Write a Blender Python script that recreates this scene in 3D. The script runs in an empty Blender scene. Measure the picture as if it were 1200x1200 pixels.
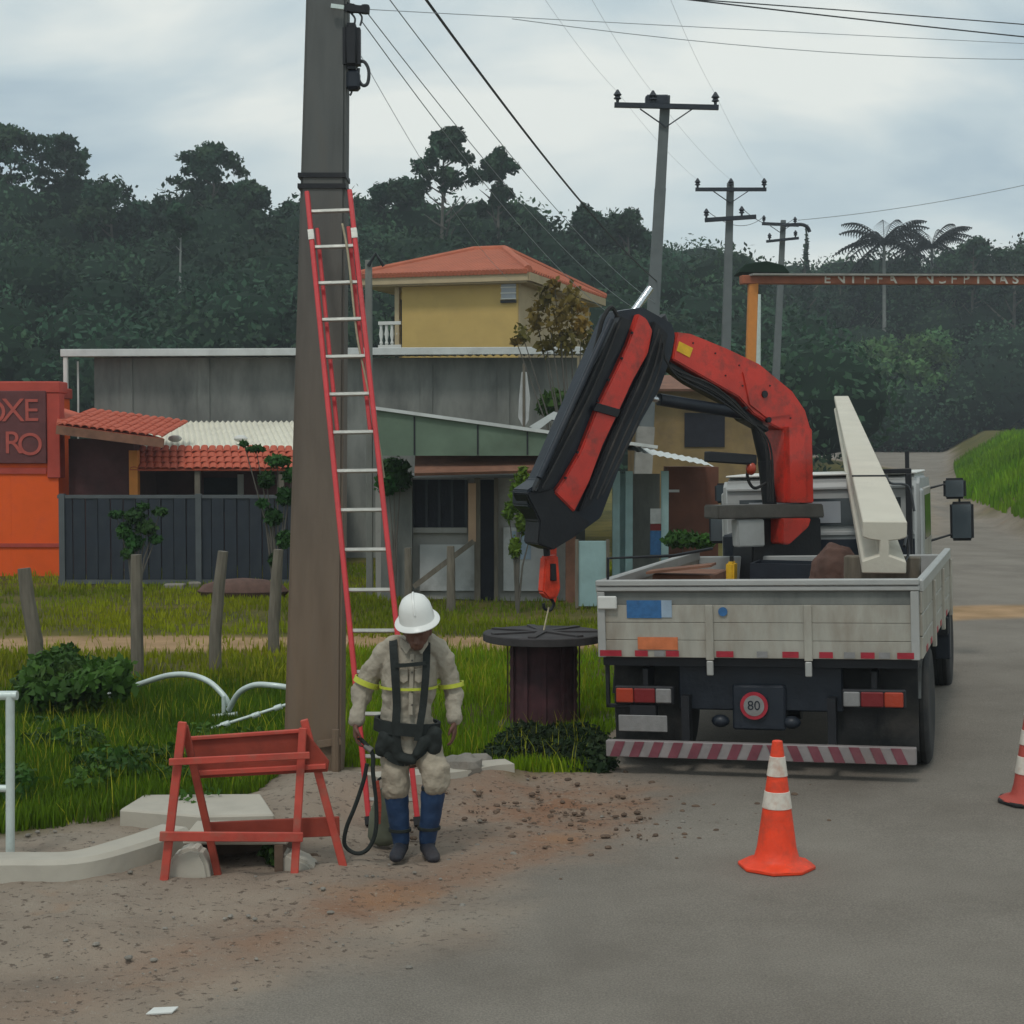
import bpy, bmesh, math, random
import numpy as np
from mathutils import Vector, Matrix

# ------------------------------------------------------------------ camera, world, sun, exposure
scn = bpy.context.scene
COL = scn.collection
R = math.radians
F = 1927.0            # focal length of the photograph in its own pixels (1200 wide)
EYE = 2.5
PITCH = 2.38
cam = bpy.data.cameras.new('camera'); cam.sensor_width = 36.0; cam.lens = 36.0*F/1200.0
cam.clip_start = 0.1; cam.clip_end = 2500
camo = bpy.data.objects.new('camera', cam); COL.objects.link(camo)
camo.location = (0, 0, EYE); camo.rotation_euler = (R(90-PITCH), 0, 0)
scn.camera = camo

world = bpy.data.worlds.new("World"); scn.world = world; world.use_nodes = True
wt = world.node_tree; wt.nodes.clear()
SUN_EL, SUN_AZ = R(58), R(200)
def wn(t, **k):
    n = wt.nodes.new(t)
    for a, b in k.items(): setattr(n, a, b)
    return n
w_out = wn('ShaderNodeOutputWorld')
sky = wn('ShaderNodeTexSky', sky_type='NISHITA', sun_disc=False, sun_elevation=SUN_EL, sun_rotation=SUN_AZ)
bg1 = wn('ShaderNodeBackground'); bg1.inputs['Strength'].default_value = 0.08
bg2 = wn('ShaderNodeBackground'); bg2.inputs['Strength'].default_value = 1.16
wmix = wn('ShaderNodeMixShader'); wmix.inputs[0].default_value = 0.93
tc = wn('ShaderNodeTexCoord'); mp = wn('ShaderNodeMapping'); mp.inputs['Scale'].default_value = (2.6, 2.6, 7.0)
mp.inputs['Location'].default_value = (0.35, 0.2, 0.1)
nz = wn('ShaderNodeTexNoise'); nz.inputs['Scale'].default_value = 1.5; nz.inputs['Detail'].default_value = 5; nz.inputs['Roughness'].default_value = 0.5
nz.inputs['Distortion'].default_value = 0.35
cr = wn('ShaderNodeValToRGB')
e = cr.color_ramp.elements
e[0].position = 0.36; e[0].color = (0.355, 0.46, 0.53, 1)
e[1].position = 0.66; e[1].color = (0.78, 0.81, 0.765, 1)
m_ = e.new(0.5); m_.color = (0.53, 0.62, 0.645, 1)
L = wt.links.new
L(tc.outputs['Generated'], mp.inputs['Vector']); L(mp.outputs[0], nz.inputs['Vector']); L(nz.outputs['Fac'], cr.inputs[0])
L(cr.outputs[0], bg2.inputs['Color']); L(sky.outputs[0], bg1.inputs['Color'])
L(bg1.outputs[0], wmix.inputs[1]); L(bg2.outputs[0], wmix.inputs[2]); L(wmix.outputs[0], w_out.inputs['Surface'])

sun = bpy.data.lights.new('sun', 'SUN'); sun.energy = 1.2; sun.angle = R(10); sun.color = (1, 0.96, 0.9)
suno = bpy.data.objects.new('sun', sun); COL.objects.link(suno)
suno.rotation_euler = (R(90)-SUN_EL, 0, math.pi-SUN_AZ)
scn.view_settings.view_transform = 'Standard'; scn.view_settings.look = 'None'
scn.view_settings.exposure = 0.0; scn.view_settings.gamma = 1.0; scn.view_settings.use_curve_mapping = False

# ------------------------------------------------------------------ measuring: photograph pixel -> place
cp, sp_ = math.cos(R(PITCH)), math.sin(R(PITCH))
def ray(px, py):
    u = (px-600)/F; v = (600-py)/F
    return Vector((u, cp + v*sp_, -sp_ + v*cp))
def P(px, py, Y):
    d = ray(px, py); return Vector((0, 0, EYE)) + d*(Y/d.y)
def G0(px, py):
    d = ray(px, py); return Vector((0, 0, EYE)) + d*(-EYE/d.z)
XL_Y = [-20, 0, 5, 7.08, 8.16, 9.26, 10.95, 12, 13, 16, 22, 32, 50, 80, 100, 150, 260, 400]
XL_X = [-22, -8, -3.3, -1.47, -.51, 0.0, .95, 1.0, .75, 1.6, 3.5, 6.8, 13, 20, 24, 25, 28, 30]
XR_Y = [-20, 30, 48, 58, 100, 150, 260, 400]
XR_X = [12, 11.5, 14, 15.4, 26.3, 39.5, 62, 90]
SKY_U = [-.42, -.312, -.26, -.2, -.155, -.1, -.05, 0, .03, .08, .13, .2, .26, .32, .42]
SKY_P = [215, 215, 232, 240, 232, 224, 230, 242, 254, 282, 308, 314, 300, 293, 290]
def sstep(a, b, x):
    t = np.clip((x-a)/(b-a), 0, 1); return t*t*(3-2*t)
def canopy(x, y):
    """height of the wood's leafy top over the place x, y"""
    u = x/np.maximum(y, 1)
    t = np.clip((y-72)/60, 0, 1)**0.8
    py = 492 + (np.interp(u, SKY_U, SKY_P)-492)*t
    return 2.5 + (520-py)/F*np.minimum(y, 190)
def gh(x, y):
    x = np.asarray(x, float); y = np.asarray(y, float)
    z = 0.03*(np.clip(x, .4, 6)-2.0)*sstep(-1.5, 1.0, x)*sstep(9.5, 12, y)*(1-sstep(26, 45, y))
    z = z + 0.0155*np.clip(y-40, 0, 160)
    xl = np.interp(y, XL_Y, XL_X); xr = np.interp(y, XR_Y, XR_X)
    left = sstep(3, 22, xl-x)
    hill = np.maximum(0, canopy(x, y)-9.0-0.0155*np.clip(y-40, 0, 160))*sstep(74, 96, y)*(1-sstep(210, 300, y)*.6)
    z = z + hill*np.maximum(left, sstep(152, 175, y))
    bank = np.clip((x-xr)*0.62, 0, 2.0)*sstep(28, 40, y)
    z = z + bank*(1-sstep(150, 175, y))
    return z
def gz(x, y): return float(gh(x, y))
def on(px, py, Y=None):
    """ground point that the photograph shows at a pixel"""
    d = ray(px, py); t = (-EYE/d.z) if Y is None else Y/d.y
    p = Vector((0, 0, EYE)) + d*t
    if Y is None:
        for _ in range(12):
            t = (gz(p.x, p.y)-EYE)/d.z; p = Vector((0, 0, EYE)) + d*t
    p.z = gz(p.x, p.y)
    return p

# ------------------------------------------------------------------ materials
def mat(name, col, rough=0.7, var=0.18, scale=6.0, metal=0.0, bump=0.15, bscale=None, dirt=0.0, dirtcol=(0.12, 0.08, 0.05),
        tint=False, coat=0.0, stretch=None, spec=0.4, dscale=2.0, lo=0.5, hi=0.72, transl=0.0):
    m = bpy.data.materials.new(name); m.use_nodes = True
    t = m.node_tree; t.nodes.clear(); N = t.nodes.new; K = t.links.new
    o = N('ShaderNodeOutputMaterial'); b = N('ShaderNodeBsdfPrincipled')
    b.inputs['Roughness'].default_value = rough; b.inputs['Metallic'].default_value = metal
    b.inputs['Specular IOR Level'].default_value = spec
    b.inputs['Coat Weight'].default_value = coat
    c = N('ShaderNodeTexCoord'); vec = c.outputs['Object']
    if stretch:
        mpn = N('ShaderNodeMapping'); mpn.inputs['Scale'].default_value = stretch; K(vec, mpn.inputs['Vector']); vec = mpn.outputs[0]
    n = N('ShaderNodeTexNoise'); n.inputs['Scale'].default_value = scale; n.inputs['Detail'].default_value = 6
    K(vec, n.inputs['Vector'])
    mr = N('ShaderNodeMapRange'); mr.inputs['From Min'].default_value = .25; mr.inputs['From Max'].default_value = .75
    mr.inputs['To Min'].default_value = 1-var; mr.inputs['To Max'].default_value = 1+var
    K(n.outputs['Fac'], mr.inputs[0])
    mx = N('ShaderNodeMix'); mx.data_type = 'RGBA'; mx.blend_type = 'MULTIPLY'; mx.inputs[0].default_value = 1
    mx.inputs[6].default_value = (*col, 1); K(mr.outputs[0], mx.inputs[7])
    cur = mx.outputs[2]
    if tint:
        at = N('ShaderNodeAttribute'); at.attribute_name = 'tint'
        m2 = N('ShaderNodeMix'); m2.data_type = 'RGBA'; m2.blend_type = 'MULTIPLY'; m2.inputs[0].default_value = 1
        K(cur, m2.inputs[6]); K(at.outputs['Color'], m2.inputs[7]); cur = m2.outputs[2]
    if dirt > 0:
        n2 = N('ShaderNodeTexNoise'); n2.inputs['Scale'].default_value = dscale; n2.inputs['Detail'].default_value = 8; n2.inputs['Roughness'].default_value = .65
        K(vec, n2.inputs['Vector'])
        r2 = N('ShaderNodeMapRange'); r2.inputs['From Min'].default_value = lo; r2.inputs['From Max'].default_value = hi
        r2.inputs['To Max'].default_value = dirt; K(n2.outputs['Fac'], r2.inputs[0])
        m3 = N('ShaderNodeMix'); m3.data_type = 'RGBA'; K(r2.outputs[0], m3.inputs[0]); K(cur, m3.inputs[6]); m3.inputs[7].default_value = (*dirtcol, 1)
        cur = m3.outputs[2]
    K(cur, b.inputs['Base Color'])
    if bump > 0:
        n3 = N('ShaderNodeTexNoise'); n3.inputs['Scale'].default_value = bscale or scale*5; n3.inputs['Detail'].default_value = 4
        K(vec, n3.inputs['Vector'])
        bp = N('ShaderNodeBump'); bp.inputs['Strength'].default_value = bump; bp.inputs['Distance'].default_value = 0.02
        K(n3.outputs['Fac'], bp.inputs['Height']); K(bp.outputs[0], b.inputs['Normal'])
    if transl > 0:
        tr = N('ShaderNodeBsdfTranslucent'); K(cur, tr.inputs['Color'])
        ms = N('ShaderNodeMixShader'); ms.inputs[0].default_value = transl
        K(b.outputs[0], ms.inputs[1]); K(tr.outputs[0], ms.inputs[2]); K(ms.outputs[0], o.inputs['Surface'])
    else:
        K(b.outputs[0], o.inputs['Surface'])
    return m

M = {}
M['concrete'] = mat('concrete', (.27, .26, .235), .85, .16, 5, dirt=.5, dirtcol=(.12, .115, .10))
M['pole'] = mat('pole_concrete', (.15, .122, .095), .85, .2, 3, dirt=.6, dirtcol=(.085, .075, .062), stretch=(3, 3, .5), dscale=1.5)
M['pale_conc'] = mat('pale_concrete', (.42, .385, .32), .85, .14, 4, dirt=.55, dirtcol=(.33, .29, .22))
M['farpole'] = mat('far_pole_concrete', (.12, .135, .135), .85, .15, 3)
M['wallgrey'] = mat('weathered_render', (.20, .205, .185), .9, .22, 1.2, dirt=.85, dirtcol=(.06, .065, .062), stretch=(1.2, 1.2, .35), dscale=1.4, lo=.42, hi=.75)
M['white'] = mat('white_paint', (.62, .62, .58), .5, .07, 4, dirt=.3, dirtcol=(.35, .3, .24))
M['sheet'] = mat('zinc_sheet', (.52, .54, .52), .45, .12, 3, dirt=.4, dirtcol=(.3, .3, .28))
M['cream'] = mat('cream_sheet', (.70, .67, .56), .6, .08, 3, dirt=.3, dirtcol=(.35, .33, .27))
M['truckwhite'] = mat('faded_white_truck_paint', (.35, .335, .285), .5, .14, 4, dirt=.75, dirtcol=(.22, .175, .13), dscale=2.2, lo=.42, stretch=(2.2, 2.2, .7))
M['alu'] = mat('aluminium', (.40, .40, .38), .45, .1, 4, metal=.35, dirt=.4, dirtcol=(.28, .26, .22))
M['cabgrey'] = mat('cab_grey_white', (.36, .37, .36), .45, .08, 3, dirt=.4, dirtcol=(.2, .19, .17))
M['black'] = mat('black_metal', (.009, .010, .013), .55, .3, 6, dirt=.35, dirtcol=(.035, .03, .026))
M['navy'] = mat('navy_black_metal', (.013, .018, .027), .45, .25, 5, dirt=.35, dirtcol=(.035, .034, .034))
M['rubber'] = mat('rubber', (.022, .022, .022), .85, .3, 8, dirt=.5, dirtcol=(.09, .075, .06))
M['rim'] = mat('wheel_rim', (.16, .16, .15), .5, .2, 6, metal=.3, dirt=.6)
M['cranered'] = mat('crane_red', (.56, .038, .022), .45, .28, 3, dirt=.8, dirtcol=(.16, .035, .025), dscale=6, lo=.47, hi=.68, coat=.15)
M['chrome'] = mat('chrome_rod', (.6, .62, .64), .2, .05, 5, metal=.9)
M['glass'] = mat('dark_glass', (.03, .04, .045), .12, .1, 3, bump=0, spec=.6)
M['paleglass'] = mat('dull_pale_glass', (.3, .32, .34), .2, .1, 3, bump=0, spec=.6)
M['lampred'] = mat('red_lens', (.17, .016, .018), .3, .1, 8)
M['lamporange'] = mat('orange_lens', (.36, .045, .02), .3, .1, 8)
M['reflred'] = mat('red_reflective', (.34, .02, .035), .4, .2, 12)
M['bumpred'] = mat('bumper_red', (.17, .045, .06), .6, .25, 8, dirt=.4, dirtcol=(.13, .08, .07))
M['bumpwhite'] = mat('bumper_white', (.24, .215, .21), .6, .2, 8, dirt=.5, dirtcol=(.15, .11, .09))
M['blue'] = mat('blue_sticker', (.03, .12, .28), .5, .25, 20)
M['bluefaint'] = mat('faded_blue_paint', (.16, .22, .30), .6, .3, 20)
M['orangepaper'] = mat('orange_sticker', (.55, .16, .06), .5, .2, 15)
M['yellow'] = mat('yellow_plastic', (.7, .42, .02), .5, .2, 10)
M['coneorange'] = mat('cone_orange', (.82, .055, .012), .55, .16, 9, dirt=.7, dirtcol=(.30, .055, .03), dscale=7, lo=.46)
M['conewhite'] = mat('cone_white', (.62, .56, .48), .5, .15, 14, dirt=.7, dirtcol=(.45, .18, .1), dscale=9, lo=.5)
M['conedull'] = mat('cone_dull_red', (.42, .07, .05), .6, .15, 9, dirt=.4)
M['barred'] = mat('barricade_red', (.48, .068, .045), .7, .25, 6, dirt=.65, dirtcol=(.26, .13, .09), dscale=9)
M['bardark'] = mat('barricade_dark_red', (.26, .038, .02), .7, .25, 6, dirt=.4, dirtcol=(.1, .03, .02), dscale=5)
M['ladderred'] = mat('ladder_red', (.52, .03, .035), .5, .12, 6, dirt=.3, dirtcol=(.3, .06, .05))
M['rung'] = mat('ladder_rung', (.42, .42, .38), .45, .15, 6, metal=.4)
M['galv'] = mat('galvanised', (.55, .62, .58), .4, .1, 8, metal=.2)
M['wood'] = mat('weathered_wood', (.15, .13, .10), .9, .3, 5, stretch=(4, 4, .6), dirt=.5, dirtcol=(.07, .065, .05))
M['orangewall'] = mat('orange_wall', (.78, .10, .008), .8, .12, 2, dirt=.45, dirtcol=(.45, .06, .03))
M['redtrim'] = mat('red_trim', (.42, .06, .04), .8, .18, 3)
M['maroon'] = mat('maroon_wall', (.085, .035, .035), .85, .25, 3)
M['signmaroon'] = mat('sign_maroon', (.12, .035, .035), .7, .2, 5)
M['lettering'] = mat('sign_lettering', (.42, .08, .06), .6, .15, 8)
M['letterwhite'] = mat('white_lettering', (.72, .66, .58), .6, .15, 8)
M['tile'] = mat('clay_tile', (.46, .095, .05), .85, .28, 2.5, dirt=.45, dirtcol=(.2, .07, .05), dscale=3)
M['tilefar'] = mat('clay_tile_orange', (.40, .115, .06), .85, .15, 2, dirt=.3, dirtcol=(.36, .09, .05), dscale=1.5)
M['yellowwall'] = mat('yellow_wall', (.50, .345, .115), .85, .08, 1.2, dirt=.25, dirtcol=(.30, .22, .08))
M['palewall'] = mat('pale_wall', (.42, .33, .20), .85, .12, 1.2, dirt=.35, dirtcol=(.22, .17, .10))
M['greenboard'] = mat('green_board', (.115, .165, .115), .75, .22, 2, dirt=.5, dirtcol=(.06, .08, .05), dscale=1.5)
M['gate'] = mat('dark_gate', (.016, .022, .032), .6, .3, 3, dirt=.4, dirtcol=(.055, .06, .055))
M['gatetop'] = mat('gate_rail', (.085, .095, .10), .6, .2, 3)
M['brownwall'] = mat('brown_wall', (.13, .05, .03), .9, .35, 2)
M['tanwall'] = mat('tan_wall', (.23, .16, .07), .9, .3, 1.5, dirt=.6, dirtcol=(.13, .09, .06))
M['shopwall'] = mat('shop_wall', (.31, .305, .28), .9, .22, 2, dirt=.7, dirtcol=(.11, .11, .10))
M['dirtywhite'] = mat('dirty_white_wall', (.50, .51, .50), .85, .18, 2, dirt=.7, dirtcol=(.2, .2, .18))
M['aqua'] = mat('aqua_panel', (.27, .40, .40), .7, .15, 3, dirt=.4, dirtcol=(.2, .23, .2))
M['paleblue'] = mat('pale_blue_poster', (.28, .36, .44), .7, .25, 5)
M['dark'] = mat('dark_recess', (.012, .013, .02), .8, .3, 5)
M['postorange'] = mat('orange_post', (.60, .22, .04), .7, .12, 4)
M['beamorange'] = mat('orange_beam', (.33, .10, .045), .7, .2, 4)
M['lenswhite'] = mat('dirty_white_lens', (.22, .215, .21), .4, .15, 20, dirt=.4)
M['pinkpost'] = mat('pinkish_painted_base', (.47, .31, .20), .8, .1, 3)
M['reel'] = mat('dark_maroon_reel', (.065, .022, .026), .75, .45, 6, dirt=.5, dirtcol=(.02, .018, .02), dscale=4)
M['reeltop'] = mat('reel_flange', (.045, .04, .04), .85, .3, 6)
M['rust'] = mat('rusty_board', (.19, .09, .055), .85, .3, 5)
M['newpole'] = mat('new_pale_concrete', (.56, .52, .43), .8, .08, 4, dirt=.3, dirtcol=(.4, .36, .28))
M['clod'] = mat('earth_clod', (.12, .08, .055), .95, .4, 5)
M['collar'] = mat('grey_brown_metal', (.085, .08, .07), .7, .25, 6)
M['mirror'] = mat('dark_mirror', (.05, .065, .075), .08, .05, 3, bump=0, spec=.8)
M['cloth'] = mat('brown_sack', (.10, .055, .042), .9, .3, 8)
M['cable'] = mat('cable', (.05, .055, .06), .7, .1, 4, bump=0)
M['cablegrey'] = mat('grey_cable', (.30, .33, .35), .7, .1, 4, bump=0)
M['stone'] = mat('rock', (.22, .20, .17), .9, .25, 6, bump=.5, dirt=.4)
M['rope'] = mat('rope', (.35, .3, .2), .9, .2, 20)
M['hookred'] = mat('hook_orange_red', (.62, .05, .02), .5, .3, 14)
# person
M['skin'] = mat('skin', (.13, .06, .04), .6, .12, 12, bump=.05)
M['shirt'] = mat('khaki_cloth', (.34, .30, .235), .9, .12, 9, bump=.3, bscale=60, dirt=.3, dirtcol=(.2, .16, .12))
M['trouser'] = mat('khaki_trouser', (.34, .29, .22), .9, .14, 9, bump=.3, bscale=60, dirt=.4, dirtcol=(.18, .13, .09))
M['gaiter'] = mat('blue_gaiter', (.014, .04, .10), .7, .25, 9)
M['boot'] = mat('dark_boot', (.014, .017, .026), .7, .3, 12, dirt=.3)
M['harness'] = mat('black_webbing', (.012, .016, .014), .8, .3, 20)
M['hivis'] = mat('hivis_band', (.48, .52, .05), .5, .1, 10)
M['helmet'] = mat('white_helmet', (.72, .72, .68), .35, .04, 6, bump=0)
# plants
M['leaf'] = mat('far_foliage', (.026, .058, .030), .75, .25, .25, bump=0, tint=True, transl=.2, spec=.15)
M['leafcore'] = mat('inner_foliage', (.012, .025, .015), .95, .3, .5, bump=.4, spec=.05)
M['leafnear'] = mat('near_foliage', (.05, .095, .024), .7, .2, 3, bump=0, tint=True, transl=.25, spec=.25)
M['leafdry'] = mat('yellowing_foliage', (.17, .125, .03), .75, .25, 2, bump=0, tint=True, transl=.25, spec=.2)
M['blade'] = mat('grass_blade', (.088, .140, .011), .75, .2, 1.5, bump=0, tint=True, transl=.25, spec=.2)
M['bark'] = mat('bark', (.10, .09, .075), .9, .3, 3)
M['palebark'] = mat('pale_bark', (.20, .21, .19), .9, .2, 3)

def grade(m, low, high, z0, z1):
    """base colour blends along the height, from the low colour to the high one"""
    t = m.node_tree; N = t.nodes.new; K = t.links.new
    mx = next(n for n in t.nodes if n.type == 'MIX'); c = next(n for n in t.nodes if n.type == 'TEX_COORD')
    s_ = N('ShaderNodeSeparateXYZ'); K(c.outputs['Object'], s_.inputs[0]); r_ = N('ShaderNodeMapRange'); r_.inputs[1].default_value = z0; r_.inputs[2].default_value = z1
    K(s_.outputs[2], r_.inputs[0]); q = N('ShaderNodeMix'); q.data_type = 'RGBA'; K(r_.outputs[0], q.inputs[0]); q.inputs[6].default_value = (*low, 1); q.inputs[7].default_value = (*high, 1); K(q.outputs[2], mx.inputs[6])
grade(M['pole'], (.17, .118, .078), (.100, .104, .099), .6, 4.6)

# ------------------------------------------------------------------ mesh building
class MB:
    def __init__(s): s.v = []; s.f = []
    def add(s, vs, fs):
        o = len(s.v); s.v += [tuple(v) for v in vs]; s.f += [tuple(i+o for i in f) for f in fs]; return s
    def box(s, c, sz, rot=None):
        c = Vector(c); hx, hy, hz = sz[0]/2, sz[1]/2, sz[2]/2
        vs = [Vector((x, y, z)) for x in (-hx, hx) for y in (-hy, hy) for z in (-hz, hz)]
        if rot is not None: vs = [rot @ v for v in vs]
        return s.add([c+v for v in vs], [(0, 1, 3, 2), (4, 6, 7, 5), (0, 4, 5, 1), (2, 3, 7, 6), (0, 2, 6, 4), (1, 5, 7, 3)])
    def span(s, a, b):
        a = Vector(a); b = Vector(b); return s.box((a+b)/2, [abs(b[i]-a[i]) for i in range(3)])
    def beam(s, a, b, w, t, n=(0, 0, 1), w2=None, t2=None):
        """bar from a to b: t thick along n, w wide across"""
        a = Vector(a); b = Vector(b); d = (b-a).normalized(); n = Vector(n); sd = d.cross(n).normalized(); n = sd.cross(d).normalized()
        w2 = w if w2 is None else w2; t2 = t if t2 is None else t2
        vs = []
        for p, ww, tt in ((a, w, t), (b, w2, t2)):
            for i, j in ((-1, -1), (1, -1), (1, 1), (-1, 1)): vs.append(p + sd*(i*ww/2) + n*(j*tt/2))
        return s.add(vs, [(0, 3, 2, 1), (4, 5, 6, 7), (0, 1, 5, 4), (1, 2, 6, 5), (2, 3, 7, 6), (3, 0, 4, 7)])
    def tube(s, pts, r, seg=8, ref=None, ell=None, closed=False):
        pts = [Vector(p) for p in pts]; n = len(pts)
        rs = r if isinstance(r, (list, tuple)) else [r]*n
        o = len(s.v); prev = None
        for i, p in enumerate(pts):
            d = (pts[min(i+1, n-1)] - pts[max(i-1, 0)]).normalized()
            if prev is None:
                rf = Vector(ref) if ref else (Vector((1, 0, 0)) if abs(d.x) < .8 else Vector((0, 1, 0)))
            else: rf = prev
            b = d.cross(rf).normalized(); a = b.cross(d).normalized(); prev = a
            rr = rs[i]; ra, rb = rr if isinstance(rr, (list, tuple)) else (rr, rr)
            for k in range(seg):
                t = 2*math.pi*k/seg
                s.v.append(tuple(p + a*(math.cos(t)*ra) + b*(math.sin(t)*rb)))
        for i in range(n-1):
            for k in range(seg):
                k2 = (k+1) % seg
                s.f.append((o+i*seg+k, o+i*seg+k2, o+(i+1)*seg+k2, o+(i+1)*seg+k))
        s.f.append(tuple(o+k for k in range(seg))[::-1]); s.f.append(tuple(o+(n-1)*seg+k for k in range(seg)))
        return s
    def cyl(s, a, b, r1, r2=None, seg=16): return s.tube([a, b], [r1, r1 if r2 is None else r2], seg)
    def limb(s, pts, rs, seg=14, ref=(1, 0, 0)):
        """closed rounded tube through pts (elliptic sections)"""
        pts = [Vector(p) for p in pts]
        f = lambda q, k: tuple(x*k for x in (q if isinstance(q, (tuple, list)) else (q, q)))
        d0 = (pts[0]-pts[1]).normalized(); d1 = (pts[-1]-pts[-2]).normalized()
        m0 = min(f(rs[0], 1)); m1 = min(f(rs[-1], 1))
        P_ = [pts[0]+d0*m0*.8, pts[0]+d0*m0*.5] + pts + [pts[-1]+d1*m1*.5, pts[-1]+d1*m1*.8]
        R_ = [f(rs[0], .35), f(rs[0], .8)] + [f(q, 1) for q in rs] + [f(rs[-1], .8), f(rs[-1], .35)]
        return s.tube(P_, R_, seg, ref=ref)
    def ball(s, c, r, seg=12, rings=8, rot=None):
        c = Vector(c); r = r if isinstance(r, (tuple, list)) else (r, r, r); o = len(s.v)
        for i in range(1, rings):
            ph = math.pi*i/rings
            for k in range(seg):
                t = 2*math.pi*k/seg
                v = Vector((r[0]*math.sin(ph)*math.cos(t), r[1]*math.sin(ph)*math.sin(t), r[2]*math.cos(ph)))
                if rot is not None: v = rot @ v
                s.v.append(tuple(c+v))
        top = Vector((0, 0, r[2])); bot = Vector((0, 0, -r[2]))
        if rot is not None: top = rot @ top; bot = rot @ bot
        s.v.append(tuple(c+top)); s.v.append(tuple(c+bot)); a = len(s.v)-2
        for i in range(rings-2):
            for k in range(seg):
                k2 = (k+1) % seg; s.f.append((o+i*seg+k, o+(i+1)*seg+k, o+(i+1)*seg+k2, o+i*seg+k2))
        for k in range(seg):
            k2 = (k+1) % seg; s.f.append((a, o+k, o+k2)); s.f.append((a+1, o+(rings-2)*seg+k2, o+(rings-2)*seg+k))
        return s
    def lathe(s, prof, c=(0, 0, 0), seg=32, axis='z'):
        c = Vector(c); o = len(s.v); n = len(prof)
        for r, z in prof:
            for k in range(seg):
                t = 2*math.pi*k/seg; x, y = r*math.cos(t), r*math.sin(t)
                v = (x, y, z) if axis == 'z' else (z, x, y)
                s.v.append(tuple(c+Vector(v)))
        for i in range(n-1):
            for k in range(seg):
                k2 = (k+1) % seg; s.f.append((o+i*seg+k, o+i*seg+k2, o+(i+1)*seg+k2, o+(i+1)*seg+k))
        s.f.append(tuple(o+k for k in range(seg))[::-1]); s.f.append(tuple(o+(n-1)*seg+k for k in range(seg)))
        return s
    def prism(s, poly, nrm, th):
        """3-D polygon thickened by th both ways of nrm (th/2 each)"""
        nrm = Vector(nrm).normalized()*(th/2); n = len(poly); poly = [Vector(p) for p in poly]
        vs = [p-nrm for p in poly] + [p+nrm for p in poly]
        fs = [tuple(range(n))[::-1], tuple(range(n, 2*n))] + [(i, (i+1) % n, n+(i+1) % n, n+i) for i in range(n)]
        return s.add(vs, fs)
    def build(s, name, m, parent=None, smooth=False, bevel=0.0, xf=None, segs=1):
        me = bpy.data.meshes.new(name)
        vs = s.v if xf is None else [tuple(xf @ Vector(v)) for v in s.v]
        me.from_pydata(vs, [], s.f)
        bm = bmesh.new(); bm.from_mesh(me); bmesh.ops.recalc_face_normals(bm, faces=bm.faces)
        if bevel > 0:
            ed = [e for e in bm.edges if len(e.link_faces) == 2 and e.calc_face_angle(0) > R(30)]
            bmesh.ops.bevel(bm, geom=ed, offset=bevel, segments=segs, affect='EDGES', clamp_overlap=True)
        bm.to_mesh(me); bm.free()
        if smooth:
            me.shade_smooth(); me.set_sharp_from_angle(angle=R(38))
        me.materials.append(M[m] if isinstance(m, str) else m)
        o = bpy.data.objects.new(name, me); COL.objects.link(o)
        if parent is not None: o.parent = parent
        return o

def tag(o, label=None, cat=None, group=None, kind=None):
    if label: o['label'] = label
    if cat: o['category'] = cat
    if group: o['group'] = group
    if kind: o['kind'] = kind
    return o
def thing(name, label, cat, loc=(0, 0, 0), rotz=0.0, group=None):
    o = bpy.data.objects.new(name, None); COL.objects.link(o); o.empty_display_size = .2
    o.location = loc; o.rotation_euler = (0, 0, rotz)
    return tag(o, label, cat, group)
def part_empty(name, parent, label=None):
    o = bpy.data.objects.new(name, None); COL.objects.link(o); o.parent = parent
    if label: o['label'] = label
    return o
def copy_tree(o, parent=None):
    c = o.copy(); COL.objects.link(c); c.parent = parent
    for ch in list(o.children): copy_tree(ch, c)
    return c
def link_copy(o, parent, mtx=None, label=None):
    c = o.copy(); COL.objects.link(c); c.parent = parent
    if mtx is not None: c.matrix_basis = mtx
    return c
def text(name, body, m, parent, loc, size, rot=(R(90), 0, 0), extrude=.004, sx=1.0, align='CENTER', bold=0.0):
    cu = bpy.data.curves.new(name, 'FONT'); cu.body = body; cu.size = size; cu.extrude = extrude; cu.align_x = align; cu.align_y = 'CENTER'; cu.offset = bold*size
    tmp = bpy.data.objects.new('t', cu); COL.objects.link(tmp); bpy.context.view_layer.update(); me = bpy.data.meshes.new_from_object(tmp.evaluated_get(bpy.context.evaluated_depsgraph_get())); me = me.copy()
    bpy.data.objects.remove(tmp); bpy.data.curves.remove(cu); me.materials.clear(); me.materials.append(M[m]); o = bpy.data.objects.new(name, me); COL.objects.link(o); o.parent = parent
    o.location = loc; o.rotation_euler = rot; o.scale = (sx, 1, 1); return o

rng = np.random.default_rng(7); random.seed(7)
def np_quads(name, Q, m, parent=None, tint=None):
    """Q: (n,4,3) quads; tint: (n,3)"""
    n = len(Q); me = bpy.data.meshes.new(name)
    me.vertices.add(n*4); me.vertices.foreach_set('co', Q.reshape(-1).astype(np.float32))
    me.loops.add(n*4); me.loops.foreach_set('vertex_index', np.arange(n*4, dtype=np.int32))
    me.polygons.add(n); me.polygons.foreach_set('loop_start', np.arange(0, n*4, 4, dtype=np.int32))
    me.update(calc_edges=True)
    if tint is not None:
        ca = me.color_attributes.new('tint', 'FLOAT_COLOR', 'POINT')
        c = np.ones((n, 4, 4), np.float32); c[:, :, :3] = tint[:, None, :]; ca.data.foreach_set('color', c.reshape(-1))
    me.materials.append(M[m]); o = bpy.data.objects.new(name, me); COL.objects.link(o)
    if parent is not None: o.parent = parent
    return o
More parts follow.
